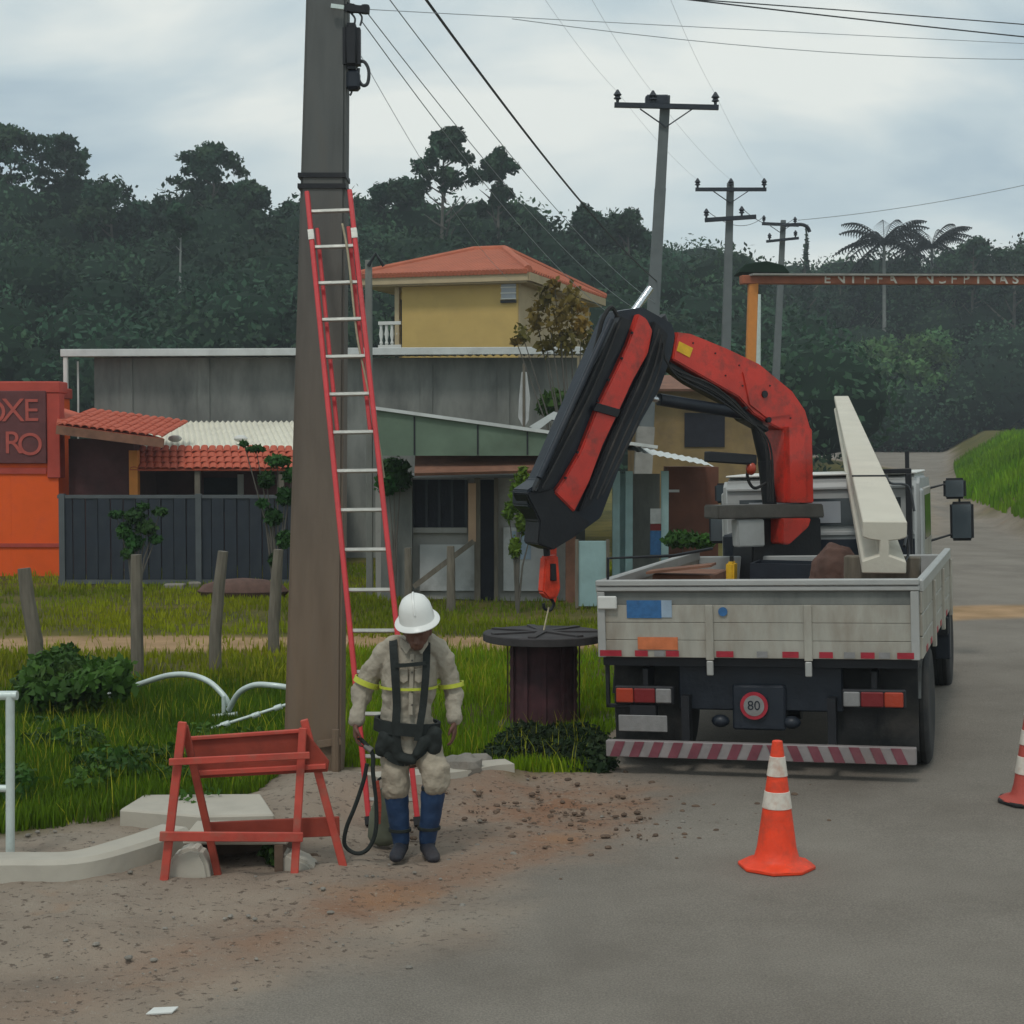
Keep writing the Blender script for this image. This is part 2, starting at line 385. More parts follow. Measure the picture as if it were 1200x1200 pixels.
def leaf_cloud(blobs, n, size, aspect=1.6, shell=.55, tvar=.35, hue=None, droop=0.0, rg=None):
    """diamond leaves spread through ellipsoid blobs: [(centre, (rx,ry,rz))] -> quads, tints"""
    rg = rg or rng
    C = np.array([b[0] for b in blobs], float); RR = np.array([b[1] for b in blobs], float)
    w = (RR[:, 0]*RR[:, 2]); w = w/w.sum(); idx = rg.choice(len(blobs), n, p=w)
    d = rg.normal(size=(n, 3)); d /= np.linalg.norm(d, axis=1)[:, None]
    rad = shell + (1-shell)*rg.random(n)**.5
    rad *= 1 + .12*rg.normal(size=n)
    c = C[idx] + d*RR[idx]*rad[:, None]
    a = rg.normal(size=(n, 3)); a[:, 2] -= droop; a /= np.linalg.norm(a, axis=1)[:, None]
    b = np.cross(a, d+.4*rg.normal(size=(n, 3))); b /= np.linalg.norm(b, axis=1)[:, None]+1e-9
    s = size*(.6+.8*rg.random(n)); a *= (s*aspect/2)[:, None]; b *= (s/2)[:, None]
    Q = np.stack([c-a, c+b*.9, c+a, c-b*.9], 1)
    bt = 1 + tvar*(rg.random(len(blobs))-.5)*2
    t = bt[idx]*(1+.35*(rg.random(n)-.5))
    hb = rg.random(len(blobs))[idx]
    T = np.stack([t*(1+.35*(hb-.5)), t, t*(1-.2*(hb-.5))], 1)
    if hue is not None: T *= np.array(hue)[None]
    return Q, np.clip(T, .15, 3)
def mb_core(blobs, k=.7, seg=8, rings=6):
    b = MB()
    for c, r in blobs: b.ball(c, tuple(x*k for x in r), seg, rings)
    return b
# ------------------------------------------------------------------ terrain: one height field, split into ground and road
def vnoise(x, y, seed=0):
    r = np.random.default_rng(seed); T = r.random((256, 256))
    xi = np.floor(x).astype(int); yi = np.floor(y).astype(int); fx = x-xi; fy = y-yi
    fx = fx*fx*(3-2*fx); fy = fy*fy*(3-2*fy)
    g = lambda i, j: T[i % 256, j % 256]
    return (g(xi, yi)*(1-fx)+g(xi+1, yi)*fx)*(1-fy) + (g(xi, yi+1)*(1-fx)+g(xi+1, yi+1)*fx)*fy
def fbm(x, y, sc, seed=0, o=4):
    s = 0; a = .5
    for k in range(o): s = s + a*(vnoise(x*sc*2**k, y*sc*2**k, seed+k)-.5)*2; a *= .5
    return s
GB_PX = [(-120, 990), (-50, 985), (40, 975), (130, 962), (200, 946), (300, 938), (330, 905), (430, 900), (520, 885), (565, 898), (600, 905), (700, 902), (716, 886)]
GB = [(p.x, p.y) for p in (G0(a, b) for a, b in GB_PX)]
GBX = [-60, -8] + [q[0] for q in GB] + [1.2, 60]
GBY = [10.6, 10.5] + [q[1] for q in GB] + [14.5, 60]
def y_grass(x): return np.interp(x, GBX, GBY)
def y_path(x): return np.interp(x, [-60, -12, 0, 4, 7, 12, 60], [19.5, 20.2, 20.6, 22.2, 23.3, 24.2, 26])
def masks(X, Y):
    n1 = fbm(X, Y, 1.1, 3); n2 = fbm(X, Y, 4.0, 11)
    xl = np.interp(Y, XL_Y, XL_X); xr = np.interp(Y, XR_Y, XR_X)
    asp = sstep(-.25, .45, X-xl+.55*n1+.25*n2) * (1-sstep(-.3, .8, X-xr+.5*n1))
    gr = sstep(-.1, .35, Y-y_grass(X)+.25*n1+.2*n2)*(1-sstep(-.6, .2, X-xl+.5*n1+.3))
    gr = np.maximum(gr, sstep(.2, 1.2, X-xr+.8*n1))
    path = 1-sstep(.55, 1.05, np.abs(Y-y_path(X))+.35*n1)
    return asp, gr, path
xs = np.concatenate([np.linspace(-150, -34, 30), np.linspace(-32, -6.2, 66), np.linspace(-6, 5.4, 200), np.linspace(5.6, 40, 100), np.linspace(43, 150, 28)])
ys = np.concatenate([np.linspace(-12, 5.6, 20), np.linspace(5.9, 14.5, 170), np.linspace(14.7, 42, 130), np.linspace(43, 320, 110)])
GX, GY = np.meshgrid(xs, ys); GZ = gh(GX, GY)
A_, Gm, Pm = masks(GX, GY)
dm = (1-A_)*(1-Gm*.6)
near = 1-sstep(24, 40, GY)
GZ = GZ + near*dm*(.022*fbm(GX, GY, 1.4, 21) + .034*fbm(GX, GY, 5.5, 31, 3) - .006) + near*A_*.006*fbm(GX, GY, .7, 41)
# little heap of sandy spoil in front of the pole and behind the barricade
for (px, py, r, h) in [(385, 930, .42, .13), (340, 955, .38, .12), (455, 935, .35, .06), (545, 905, .3, .12), (350, 985, .3, .08)]:
    p = G0(px, py); GZ += h*np.exp(-((GX-p.x)**2+((GY-p.y)*.9)**2)/r**2)
REDM = np.clip(1.1*np.exp(-((GX-.55)/1.1)**2-((GY-11.3)/1.2)**2) + .8*np.exp(-((GX+.2+.8*(9.6-GY))/.35)**2-((GY-9.0)/1.4)**2) + .35*fbm(GX, GY, .9, 91), 0, 1)
ny, nx = GX.shape
def terrain_piece(name, cells, m):
    idx = np.arange(ny*nx).reshape(ny, nx)
    a = idx[:-1, :-1][cells]; b = idx[:-1, 1:][cells]; c = idx[1:, 1:][cells]; d = idx[1:, :-1][cells]
    f = np.stack([a, b, c, d], 1); used, inv = np.unique(f, return_inverse=True); inv = inv.reshape(-1)
    V = np.stack([GX.ravel()[used], GY.ravel()[used], GZ.ravel()[used]], 1)
    me = bpy.data.meshes.new(name); me.vertices.add(len(V)); me.vertices.foreach_set('co', V.reshape(-1).astype(np.float32))
    me.loops.add(len(inv)); me.loops.foreach_set('vertex_index', inv.astype(np.int32))
    me.polygons.add(len(f)); me.polygons.foreach_set('loop_start', np.arange(0, len(inv), 4, dtype=np.int32)); me.update(calc_edges=True)
    ca = me.color_attributes.new('cover', 'FLOAT_COLOR', 'POINT'); c = np.ones((len(V), 4), np.float32)
    c[:, 0] = A_.ravel()[used]; c[:, 1] = Gm.ravel()[used]; c[:, 2] = Pm.ravel()[used]; c[:, 3] = REDM.ravel()[used]; ca.data.foreach_set('color', c.reshape(-1))
    me.shade_smooth(); me.materials.append(m); o = bpy.data.objects.new(name, me); COL.objects.link(o); o['kind'] = 'structure'; return o
def ground_material():
    m = bpy.data.materials.new('ground_cover'); m.use_nodes = True; t = m.node_tree; t.nodes.clear(); N = t.nodes.new; K = t.links.new
    o = N('ShaderNodeOutputMaterial'); b = N('ShaderNodeBsdfPrincipled'); b.inputs['Roughness'].default_value = .9; b.inputs['Specular IOR Level'].default_value = .2
    tc_ = N('ShaderNodeTexCoord'); at = N('ShaderNodeAttribute'); at.attribute_name = 'cover'; sep = N('ShaderNodeSeparateColor'); K(at.outputs['Color'], sep.inputs[0])
    def noise(s, d=6, r=.6, st=None):
        n = N('ShaderNodeTexNoise'); n.inputs['Scale'].default_value = s; n.inputs['Detail'].default_value = d; n.inputs['Roughness'].default_value = r
        if st:
            q = N('ShaderNodeMapping'); q.inputs['Scale'].default_value = st; K(tc_.outputs['Object'], q.inputs[0]); K(q.outputs[0], n.inputs['Vector'])
        else: K(tc_.outputs['Object'], n.inputs['Vector'])
        return n.outputs['Fac']
    def ramp(f, stops):
        c = N('ShaderNodeValToRGB'); K(f, c.inputs[0]); e = c.color_ramp.elements
        while len(e) < len(stops): e.new(.5)
        for q, (p, col) in zip(e, stops): q.position = p; q.color = (*col, 1)
        return c.outputs[0]
    def mix(f, a, c, bt='MIX'):
        q = N('ShaderNodeMix'); q.data_type = 'RGBA'; q.blend_type = bt
        K(f, q.inputs[0]) if not isinstance(f, float) else setattr(q.inputs[0], 'default_value', f)
        K(a, q.inputs[6]) if not isinstance(a, tuple) else setattr(q.inputs[6], 'default_value', (*a, 1))
        K(c, q.inputs[7]) if not isinstance(c, tuple) else setattr(q.inputs[7], 'default_value', (*c, 1))
        return q.outputs[2]
    def mrange(f, a, c, x=0., y=1.):
        q = N('ShaderNodeMapRange'); q.interpolation_type = 'SMOOTHSTEP'; K(f, q.inputs[0])
        for i, v in enumerate((a, c, x, y)): q.inputs[i+1].default_value = v
        return q.outputs[0]
    dirt = ramp(noise(1.1, 8, .62), [(.26, (.15, .105, .072)), (.42, (.29, .215, .155)), (.58, (.37, .29, .215)), (.8, (.46, .38, .29))])
    dirt = mix(.35, dirt, (.27, .245, .21))
    redn = N('ShaderNodeMath'); redn.operation = 'MULTIPLY'; K(at.outputs['Alpha'], redn.inputs[0]); K(mrange(noise(2.2, 6, .65), .35, .62, .25, .95), redn.inputs[1])
    dirt = mix(redn.outputs[0], dirt, (.27, .135, .075))
    orange = mrange(noise(.75, 6, .6), .58, .70, 0, .5)
    dirt = mix(orange, dirt, (.36, .185, .09))
    speck = mrange(noise(19, 3, .7), .56, .66, 0, .75); dirt = mix(speck, dirt, (.085, .06, .045))
    speck2 = mrange(noise(31, 3, .7), .60, .70, 0, .6); dirt = mix(speck2, dirt, (.38, .34, .28))
    asp = ramp(noise(.55, 9, .68), [(.25, (.185, .158, .130)), (.5, (.25, .22, .184)), (.75, (.31, .275, .23))])
    fine = mrange(noise(85, 3, .8), .35, .7, .78, 1.2)
    asp = mix(1.0, asp, fine, 'MULTIPLY')
    stain = mrange(noise(.5, 7, .6, (1, .35, 1)), .52, .72, 0, .45); asp = mix(stain, asp, (.15, .128, .108))
    soil = ramp(noise(.9, 7, .6), [(.3, (.06, .062, .018)), (.55, (.12, .105, .024)), (.75, (.18, .135, .038))])
    pathc = ramp(noise(1.6, 6), [(.3, (.30, .19, .095)), (.7, (.50, .32, .18))])
    cur = mix(sep.outputs[0], dirt, asp); cur = mix(sep.outputs[1], cur, soil); cur = mix(sep.outputs[2], cur, pathc)
    K(cur, b.inputs['Base Color'])
    h = N('ShaderNodeMath'); h.operation = 'ADD'; K(noise(24, 5, .7), h.inputs[0]); K(noise(95, 3, .8), h.inputs[1])
    bp = N('ShaderNodeBump'); bp.inputs['Strength'].default_value = .8; bp.inputs['Distance'].default_value = .02; K(h.outputs[0], bp.inputs['Height']); K(bp.outputs[0], b.inputs['Normal'])
    K(b.outputs[0], o.inputs['Surface']); return m
GM = ground_material()
CA = (A_[:-1, :-1]+A_[1:, 1:])/2; CG = (Gm[:-1, :-1]+Gm[1:, 1:])/2; CY = GY[:-1, :-1]
isroad = CA > .5; isdirt = (~isroad) & (CG < .5) & (CY < 15)
terrain_piece('road', isroad, GM); terrain_piece('dirt_verge', isdirt, GM); terrain_piece('ground', (~isroad) & (~isdirt), GM)

# ------------------------------------------------------------------ kerb, slab, drain
kp = [G0(*q) for q in [(-260, 1040), (-120, 1036), (0, 1032), (90, 1030), (160, 1012), (215, 992)]]
kb = MB()
for a, b in zip(kp[:-1], kp[1:]): pass
def sweep(pts, prof):
    """prof: [(across, z)] swept along pts on the ground"""
    b = MB(); n = len(pts); k = len(prof)
    for i, p in enumerate(pts):
        d = (pts[min(i+1, n-1)]-pts[max(i-1, 0)]); d.z = 0; d.normalize(); nr = Vector((-d.y, d.x, 0))
        for a, z in prof: q = p + nr*a; b.v.append((q.x, q.y, z+gz(q.x, q.y)))
    for i in range(n-1):
        for j in range(k-1): b.f.append((i*k+j, i*k+j+1, (i+1)*k+j+1, (i+1)*k+j))
    b.f.append(tuple(range(k))); b.f.append(tuple(range((n-1)*k, n*k))[::-1]); return b
def smooth_line(pts, m=6):
    out = []
    for i in range(len(pts)-1):
        p0, p1, p2, p3 = pts[max(i-1, 0)], pts[i], pts[i+1], pts[min(i+2, len(pts)-1)]
        for j in range(m):
            t = j/m; out.append(.5*((2*p1)+(p2-p0)*t+(2*p0-5*p1+4*p2-p3)*t*t+(3*p1-p0-3*p2+p3)*t**3))
    return out + [pts[-1]]
k1 = tag(sweep(smooth_line(kp), [(-.06, -.06), (-.05, .10), (-.02, .125), (.16, .125), (.20, .10), (.22, -.06)]).build('kerb', 'pale_conc', smooth=True), kind='structure')
kp2 = [G0(*q) for q in [(418, 925), (470, 921), (530, 915), (575, 906), (600, 903)]]
tag(sweep(smooth_line(kp2), [(-.05, -.06), (-.04, .09), (.12, .10), (.16, -.06)]).build('kerb', 'pale_conc', smooth=True), kind='structure')
# broken paving slabs of the pavement
for q, zt in (([(140, 966), (236, 974), (322, 972), (306, 947), (168, 948)], .10),):
    b = MB(); pp = [G0(*a) for a in q]; n = len(pp)
    b.add([(p.x, p.y, -.05) for p in pp]+[(p.x, p.y, zt) for p in pp], [tuple(range(n)), tuple(range(n, 2*n))]+[(i, (i+1) % n, n+(i+1) % n, n+i) for i in range(n)])
    tag(b.build('pavement_slab', 'pale_conc', bevel=.012), kind='structure')
# storm drain inlet
dl = G0(228, 1028)
dr = thing('storm_drain', 'low concrete storm drain mouth with a rounded cheek beneath the red barricade', 'drain', (dl.x, dl.y, 0))
b = MB(); pr = [(-.15, 0), (-.15, .12), (-.10, .19), (-.02, .22), (.04, .20), (.08, .12), (.10, 0)]
b.prism([(x, .05, z-.04) for x, z in pr], (0, 1, 0), .16); b.build('cheek', 'pale_conc', dr, bevel=.02, segs=2, smooth=True)
b = MB(); b.prism([(x+.44, .30, z-.04) for x, z in [(-.02, -.04), (-.0, .10), (.06, .13), (.20, .07), (.27, -.04)]], (0, 1, 0), .2); b.build('cheek', 'pale_conc', dr, bevel=.02, segs=2, smooth=True)
b = MB(); b.box((.2, .42, .16), (.62, .42, .05)); b.build('cover_slab', 'pale_conc', dr, bevel=.01)
b = MB(); b.box((.2, .60, .06), (.56, .05, .16)); b.box((-.06, .38, .06), (.05, .4, .16)); b.box((.46, .38, .06), (.05, .4, .16)); b.build('chamber_wall', 'clod', dr)
# stone by the weeds and loose stones
def rock(name, label, loc, r, seed):
    rr = random.Random(seed); b = MB(); b.ball((0, 0, 0), (r, r*.8, r*.6), 10, 7)
    b.v = [tuple(Vector(v)*(1+rr.uniform(-.16, .16))) for v in b.v]
    o = b.build(name, 'stone', smooth=True, bevel=0); o.location = loc; return tag(o, label, 'rock')
p = on(540, 912); rock('rock', 'largest pale grey rock at the kerb between the worker and the dark weeds', (p.x, p.y, p.z+.07), .19, 1)
p = on(562, 902); rock('rock', 'smaller grey rock against the edge of the dark weeds', (p.x, p.y, p.z+.05), .12, 2)
b = MB(); rr = random.Random(5)
for i in range(1100):
    x = rr.uniform(-5.5, 1.6); y = rr.uniform(6.8, 13) ; xl = float(np.interp(y, XL_Y, XL_X))
    if x > xl+rr.gauss(0, .25) or y > float(y_grass(x)): continue
    s = .005+.016*rr.random()**5; z = gz(x, y)+s*.25
    b.ball((x, y, z), (s*rr.uniform(.8, 1.5), s, s*.6), 5, 4, Matrix.Rotation(rr.uniform(0, 3), 3, 'Z'))
tag(b.build('gravel', 'stone', smooth=False), 'loose gravel and clods scattered over the dirt verge', 'gravel', kind='stuff')
b = MB()
for i in range(420):
    x = rr.gauss(.25, .7); y = rr.gauss(11.2, .6)
    s = .006+.022*rr.random()**3; z = gz(x, y)+s*.15
    b.ball((x, y, z), (s*rr.uniform(.8, 1.4), s, s*.55), 6, 4, Matrix.Rotation(rr.uniform(0, 3), 3, 'Z'))
tag(b.build('earth_clods', 'clod'), 'brown earth clods strewn behind the truck on the verge', 'clods', kind='stuff')
p = on(187, 1192); b = MB(); b.prism([(-.06, 0, 0), (.05, .02, .0), (.07, .06, .012), (-.04, .07, .004)], (0, 0, 1), .006); o = b.build('litter_scrap', 'white'); o.location = p+Vector((0, 0, .012)); tag(o, 'white scrap of litter lying at the bottom edge of the dirt', 'litter')

# ------------------------------------------------------------------ grass
def blades(n, region, h, w, hue, name, label, clump=.0, seed=1, lean=.35):
    rg = np.random.default_rng(seed); x, y = region(rg, n)
    keep = (y > y_grass(x)+.05)
    xl = np.interp(y, XL_Y, XL_X); xr = np.interp(y, XR_Y, XR_X)
    keep &= ((x < xl-.25) | (x > xr+.5))
    keep &= (np.abs(y-y_path(x)) > .85+.5*fbm(x, y, 1.1, 3)) | (rg.random(n) < .10)
    keep &= (fbm(x, y, .8, 77) + rg.random(n) > clump)
    x, y = x[keep], y[keep]; n = len(x); z = gh(x, y)-.01
    hh = h*(.45+.8*rg.random(n))*(1+.45*fbm(x, y, .9, 55)); th = rg.random(n)*2*np.pi; ww = w*(.6+.8*rg.random(n))
    dx = np.cos(th)*ww/2; dy = np.sin(th)*ww/2; la = rg.random(n)*2*np.pi; lm = hh*lean*rg.random(n)
    lx = np.cos(la)*lm; ly = np.sin(la)*lm
    a = np.stack([x-dx, y-dy, z], 1); b = np.stack([x+dx, y+dy, z], 1)
    c = np.stack([x+dx*.7+lx*.4, y+dy*.7+ly*.4, z+hh*.6], 1); d = np.stack([x-dx*.7+lx*.4, y-dy*.7+ly*.4, z+hh*.6], 1)
    e = np.stack([x+lx+dx*.1, y+ly+dy*.1, z+hh], 1); f = np.stack([x+lx-dx*.1, y+ly-dy*.1, z+hh], 1)
    Q = np.concatenate([np.stack([a, b, c, d], 1), np.stack([d, c, e, f], 1)])
    t = 1+.5*(rg.random(n)-.5)+.45*fbm(x, y, .55, 66); yel = np.clip(.5+.9*fbm(x, y, .35, 88)+.3*(rg.random(n)-.5), 0, 1)
    H0, H1 = np.array(hue[0]), np.array(hue[1]); T = (H0[None]*(1-yel[:, None])+H1[None]*yel[:, None])*t[:, None]
    T = np.concatenate([T, T]); o = np_quads(name, Q, 'blade', tint=np.clip(T, .05, 4)); return tag(o, label, 'grass', kind='stuff')
def reg(x0, x1, y0, y1, p=1.0):
    return lambda rg, n: (x0+(x1-x0)*rg.random(n), y0+(y1-y0)*rg.random(n)**p)
def wedge(y0, y1, u0, u1, p=1.4):
    def f(rg, n): y = y0+(y1-y0)*rg.random(n)**p; u = u0+(u1-u0)*rg.random(n); return u*y, y
    return f
blades(120000, wedge(10.3, 16.5, -.36, -.115), .15, .011, ((.75, 1.0, .5), (1.35, 1.45, .4)), 'grass', 'tall dark green grass behind the kerb, left of the big pole', .45, 1)
blades(45000, wedge(12.6, 19.5, -.13, .07), .12, .012, ((1.3, 1.6, .3), (2.7, 2.4, .3)), 'grass', 'short bright green grass behind the worker and the reel', .3, 2)
blades(110000, wedge(16, 34, -.4, .09, 1.2), .10, .022, ((1.4, 1.3, .3), (3.2, 2.1, .5)), 'grass', 'olive green meadow grass between fence posts and houses', .55, 3)
rgt = lambda rg, n: ((lambda y: (np.interp(y, XR_Y, XR_X)+.3+14*rg.random(n)**1.2, y))(34+60*rg.random(n)))
blades(60000, rgt, .42, .07, ((1.0, 1.5, .5), (1.9, 2.1, .7)), 'grass', 'lush green grass on the bank beside the road', .2, 4)
blades(9000, wedge(10.4, 20, -.36, .05), .24, .009, ((3.2, 2.0, 1.5), (4.2, 2.6, 2.2)), 'dry_stems', 'dry straw-coloured stems scattered through the grass', .5, 8, .6)
blades(1500, wedge(9.6, 13.2, -.36, .06), .10, .012, ((.9, 1.0, .5), (1.6, 1.4, .6)), 'grass', 'sparse grass tufts at the edge of the dirt verge', .2, 9, .6)
def weed_mass(name, label, cat, blobs, n, size, m, hue=None, kind=None, core=None, **k):
    Q, T = leaf_cloud(blobs, n, size, hue=hue, **k)
    if core is not None: Q2 = None
    o = np_quads(name, Q, m, tint=T); tag(o, label, cat, kind=kind)
    return o
bl = []
rr = random.Random(3)
for i in range(46):
    px = rr.uniform(578, 712); py = rr.uniform(868, 902); q = on(px, py); bl.append(((q.x, q.y, q.z+.04), (rr.uniform(.10, .22), .16, rr.uniform(.05, .14))))
weed_mass('weeds', 'dark low weeds in front of the maroon reel', 'weeds', bl, 15000, .036, 'leafnear', (.36, .38, .42), 'stuff')
bl = []
for i in range(34):
    px = rr.gauss(85, 22); q = on(px, rr.uniform(815, 850)); bl.append(((q.x, q.y, .12+rr.random()*.28), (rr.uniform(.12, .25), .2, rr.uniform(.1, .18))))
weed_mass('leafy_weed', 'bushy leafy weed in the grass beside the white handrail', 'weed', bl, 5500, .07, 'leafnear', (.95, 1.1, .6), None)
bl = []
for i in range(18):
    px = rr.uniform(-20, 320); q = on(px, rr.uniform(860, 955)); bl.append(((q.x, q.y, .05+rr.random()*.08), (rr.uniform(.12, .3), .2, rr.uniform(.08, .15))))
weed_mass('ground_weeds', 'low dark green weeds mixed into the tall grass', 'weeds', bl, 3000, .04, 'leafnear', (.8, 1.0, .45), 'stuff')
q = on(320, 1012); weed_mass('small_weed', 'small weed growing beside the barricade foot', 'weed', [((q.x, q.y, q.z+.07), (.07, .07, .09)), ((q.x+.05, q.y, q.z+.04), (.06, .06, .05))], 160, .035, 'leafnear', (.9, .9, .6))

# ------------------------------------------------------------------ trees
def limbs(b, base, top, r, n, rs, spread=.5, start=.35):
    base = Vector(base); top = Vector(top); hgt = (top-base).length
    mid = (base+top)/2 + Vector((rs.uniform(-.03, .03)*hgt, 0, 0))
    b.tube([base, (base+mid)/2, mid, top], [r, r*.8, r*.62, r*.22], 7)
    for i in range(n):
        t = start+(1-start)*(i+.5)/n*.85; p = base.lerp(top, t); a = rs.uniform(0, 6.28); l = hgt*spread*rs.uniform(.35, .7)*(1.15-t)
        q = p+Vector((math.cos(a)*l, math.sin(a)*l, l*rs.uniform(.5, 1.0))); b.tube([p, p.lerp(q, .5)+Vector((0, 0, -.04*l)), q], [r*.38, r*.25, r*.08], 5)
        yield q
def tree(name, label, loc, height, width, kind, seed, group=None, n=2600, leaf=.36, hue=(1, 1, 1), m='leaf', trunk='bark', cat='tree'):
    rs = random.Random(seed); rg = np.random.default_rng(seed)
    root = thing(name, label, cat, loc, 0, group); b = MB(); r = max(.05, height*.018); w = width/2; blobs = []
    if kind == 'umbrella':      # crown carried high, flat-bottomed
        tips = list(limbs(b, (0, 0, -.5), (0, 0, height*.93), r, 8, rs, .55, .5))
        for i in range(16):
            a = rs.uniform(0, 6.28); d = w*math.sqrt(rs.random())*.85
            blobs.append(((math.cos(a)*d, math.sin(a)*d, height*(.93-.13*(d/w)**2)-rs.random()*.05*height), (w*.34, w*.34, height*.06)))
    elif kind == 'sparse':      # eucalyptus: tufts at the ends of rising limbs
        tips = list(limbs(b, (0, 0, -.5), (rs.uniform(-.4, .4), 0, height*.95), r*.8, 13, rs, .42, .55))
        for i in range(30):
            a = rs.uniform(0, 6.28); k = rs.random()**.6; el = rs.uniform(-.5, 1.45); blobs.append(((math.cos(a)*w*.8*k*math.cos(el), math.sin(a)*w*.8*k*math.cos(el), height*(.80+.18*math.sin(el))), (w*rs.uniform(.16, .30), w*.24, height*rs.uniform(.022, .045))))
    elif kind == 'bare':
        list(limbs(b, (0, 0, -.5), (0, 0, height*.93), r*.7, 3, rs, .15, .8))
        for i in range(12):
            a = rs.uniform(0, 6.28); d = w*rs.random()*.6; blobs.append(((math.cos(a)*d, math.sin(a)*d, height*rs.uniform(.84, .98)), (w*.25, w*.25, height*.03)))
    elif kind == 'bushy':
        list(limbs(b, (0, 0, -.5), (0, 0, height*.8), r*.8, 4, rs, .3, .4))
        for i in range(44):
            ph = math.acos(rs.uniform(-.9, 1)); a = rs.uniform(0, 6.28); k = rs.uniform(.5, .9)
            blobs.append(((w*k*math.sin(ph)*math.cos(a), w*k*math.sin(ph)*math.sin(a), height*(.56+.40*k*math.cos(ph))), (w*rs.uniform(.2, .34), w*.3, height*rs.uniform(.06, .11))))
    elif kind == 'cone':
        list(limbs(b, (0, 0, -.5), (0, 0, height*.97), r, 8, rs, .3, .3))
        for i in range(15):
            t = i/14; d = w*(1-t)*.6; a = i*2.4; blobs.append(((math.cos(a)*d, math.sin(a)*d, height*(.35+.6*t)), (w*.42*(1.1-t), w*.42*(1.1-t), height*.08)))
    else:                        # dense
        list(limbs(b, (0, 0, -.5), (0, 0, height*.8), r, 9, rs, .6, .3))
        for i in range(26):
            ph = math.acos(rs.uniform(-.55, 1)); a = rs.uniform(0, 6.28); k = rs.uniform(.55, .85)
            blobs.append(((w*k*math.sin(ph)*math.cos(a), w*k*math.sin(ph)*math.sin(a), height*(.66+.29*k*math.cos(ph))), (w*rs.uniform(.2, .36), w*.3, height*rs.uniform(.05, .10))))
    b.build('trunk', trunk, root, smooth=True)
    Q, T = leaf_cloud(blobs, n, leaf, hue=hue, shell=.25, tvar=.4, rg=rg); np_quads('crown', Q, m, root, T)
    return root
def place_tree(px, top, wpx, kind, Y, label, name='tree', seed=None, **k):
    t_ = P(px, top, Y); z0 = gz(t_.x, Y); return tree(name, label, (t_.x, Y, z0), t_.z-z0, wpx/F*Y, kind, seed or int(px*7+top), **k)
SKYLINE = [
 (12, 150, 95, 'sparse', 128, 'tall open eucalyptus at the left edge of the skyline'),
 (72, 160, 62, 'sparse', 132, 'slim two-tufted eucalyptus beside the leftmost skyline tree'),
 (128, 190, 88, 'dense', 126, 'broad dense round tree on the left skyline'),
 (186, 214, 70, 'dense', 130, 'lower dense tree between round tree and feathery tree on skyline'),
 (246, 170, 84, 'sparse', 127, 'tall feathery eucalyptus above the middle of the left wood'),
 (292, 214, 50, 'sparse', 124, 'small feathery tree just right of the tall feathery eucalyptus'),
 (338, 228, 62, 'dense', 128, 'dense tree touching the left side of the big pole'),
 (424, 226, 56, 'dense', 128, 'dense tree just right of the big concrete pole'),
 (464, 202, 58, 'umbrella', 126, 'flat-topped tree left of the gangly tufted eucalyptus'),
 (526, 152, 66, 'sparse', 118, 'gangly tufted eucalyptus, highest tree right of the pole'),
 (584, 178, 46, 'sparse', 121, 'slim leaning tufted tree beneath the thick black cable'),
 (560, 236, 70, 'dense', 130, 'low round tree between two tufted eucalyptus trees'),
 (624, 246, 64, 'dense', 128, 'low dense tree above the tiled yellow house roof'),
 (684, 235, 44, 'umbrella', 130, 'small umbrella tree left of the nearest crossarm pole'),
 (735, 240, 54, 'umbrella', 127, 'larger umbrella tree with gaps touching the nearest crossarm pole'),
 (818, 289, 56, 'umbrella', 160, 'flat-topped tree left of the second crossarm pole'),
 (880, 294, 54, 'dense', 165, 'round tree between second and third crossarm poles'),
 (945, 270, 34, 'cone', 158, 'narrow conical tree right of the third crossarm pole'),
 (985, 304, 60, 'dense', 166, 'low round tree between conical tree and palms'),
 (1146, 278, 64, 'sparse', 160, 'ragged tree right of the two palms'),
 (1190, 264, 70, 'dense', 158, 'dense tree at the right edge of the skyline'),
]
for (px, top, w, kd, Y, lab) in SKYLINE:
    place_tree(px, top, w*(1.35 if kd == 'sparse' else 1.15), kd, Y, lab, group='trees on the skyline', name='eucalyptus_tree' if kd == 'sparse' else 'tree', n=3600 if kd == 'dense' else 3800, leaf=.26, trunk='bark')
place_tree(212, 236, 60, 'bare', 108, 'tree with a pale bare trunk standing out against the dark wood', name='eucalyptus_tree', n=1200, leaf=.28, trunk='palebark')
for i, (px, top, w, Y, lab) in enumerate([
 (905, 372, 120, 155, 'bushy tree behind the orange archway post'),
 (985, 388, 130, 158, 'bushy tree directly behind the tilted concrete pole on the truck'),
 (1060, 378, 130, 156, 'rounded mid green tree above the truck cab'),
 (1135, 400, 110, 160, 'bushy tree above the truck mirrors'),
 (1200, 405, 120, 157, 'bushy tree at the right edge above the grass bank')]):
    place_tree(px, top, w*1.15, 'bushy', Y, lab, group='bushy trees across the end of the road', seed=50+i, n=9500, leaf=.32, hue=(3.3, 2.7, 1.6))
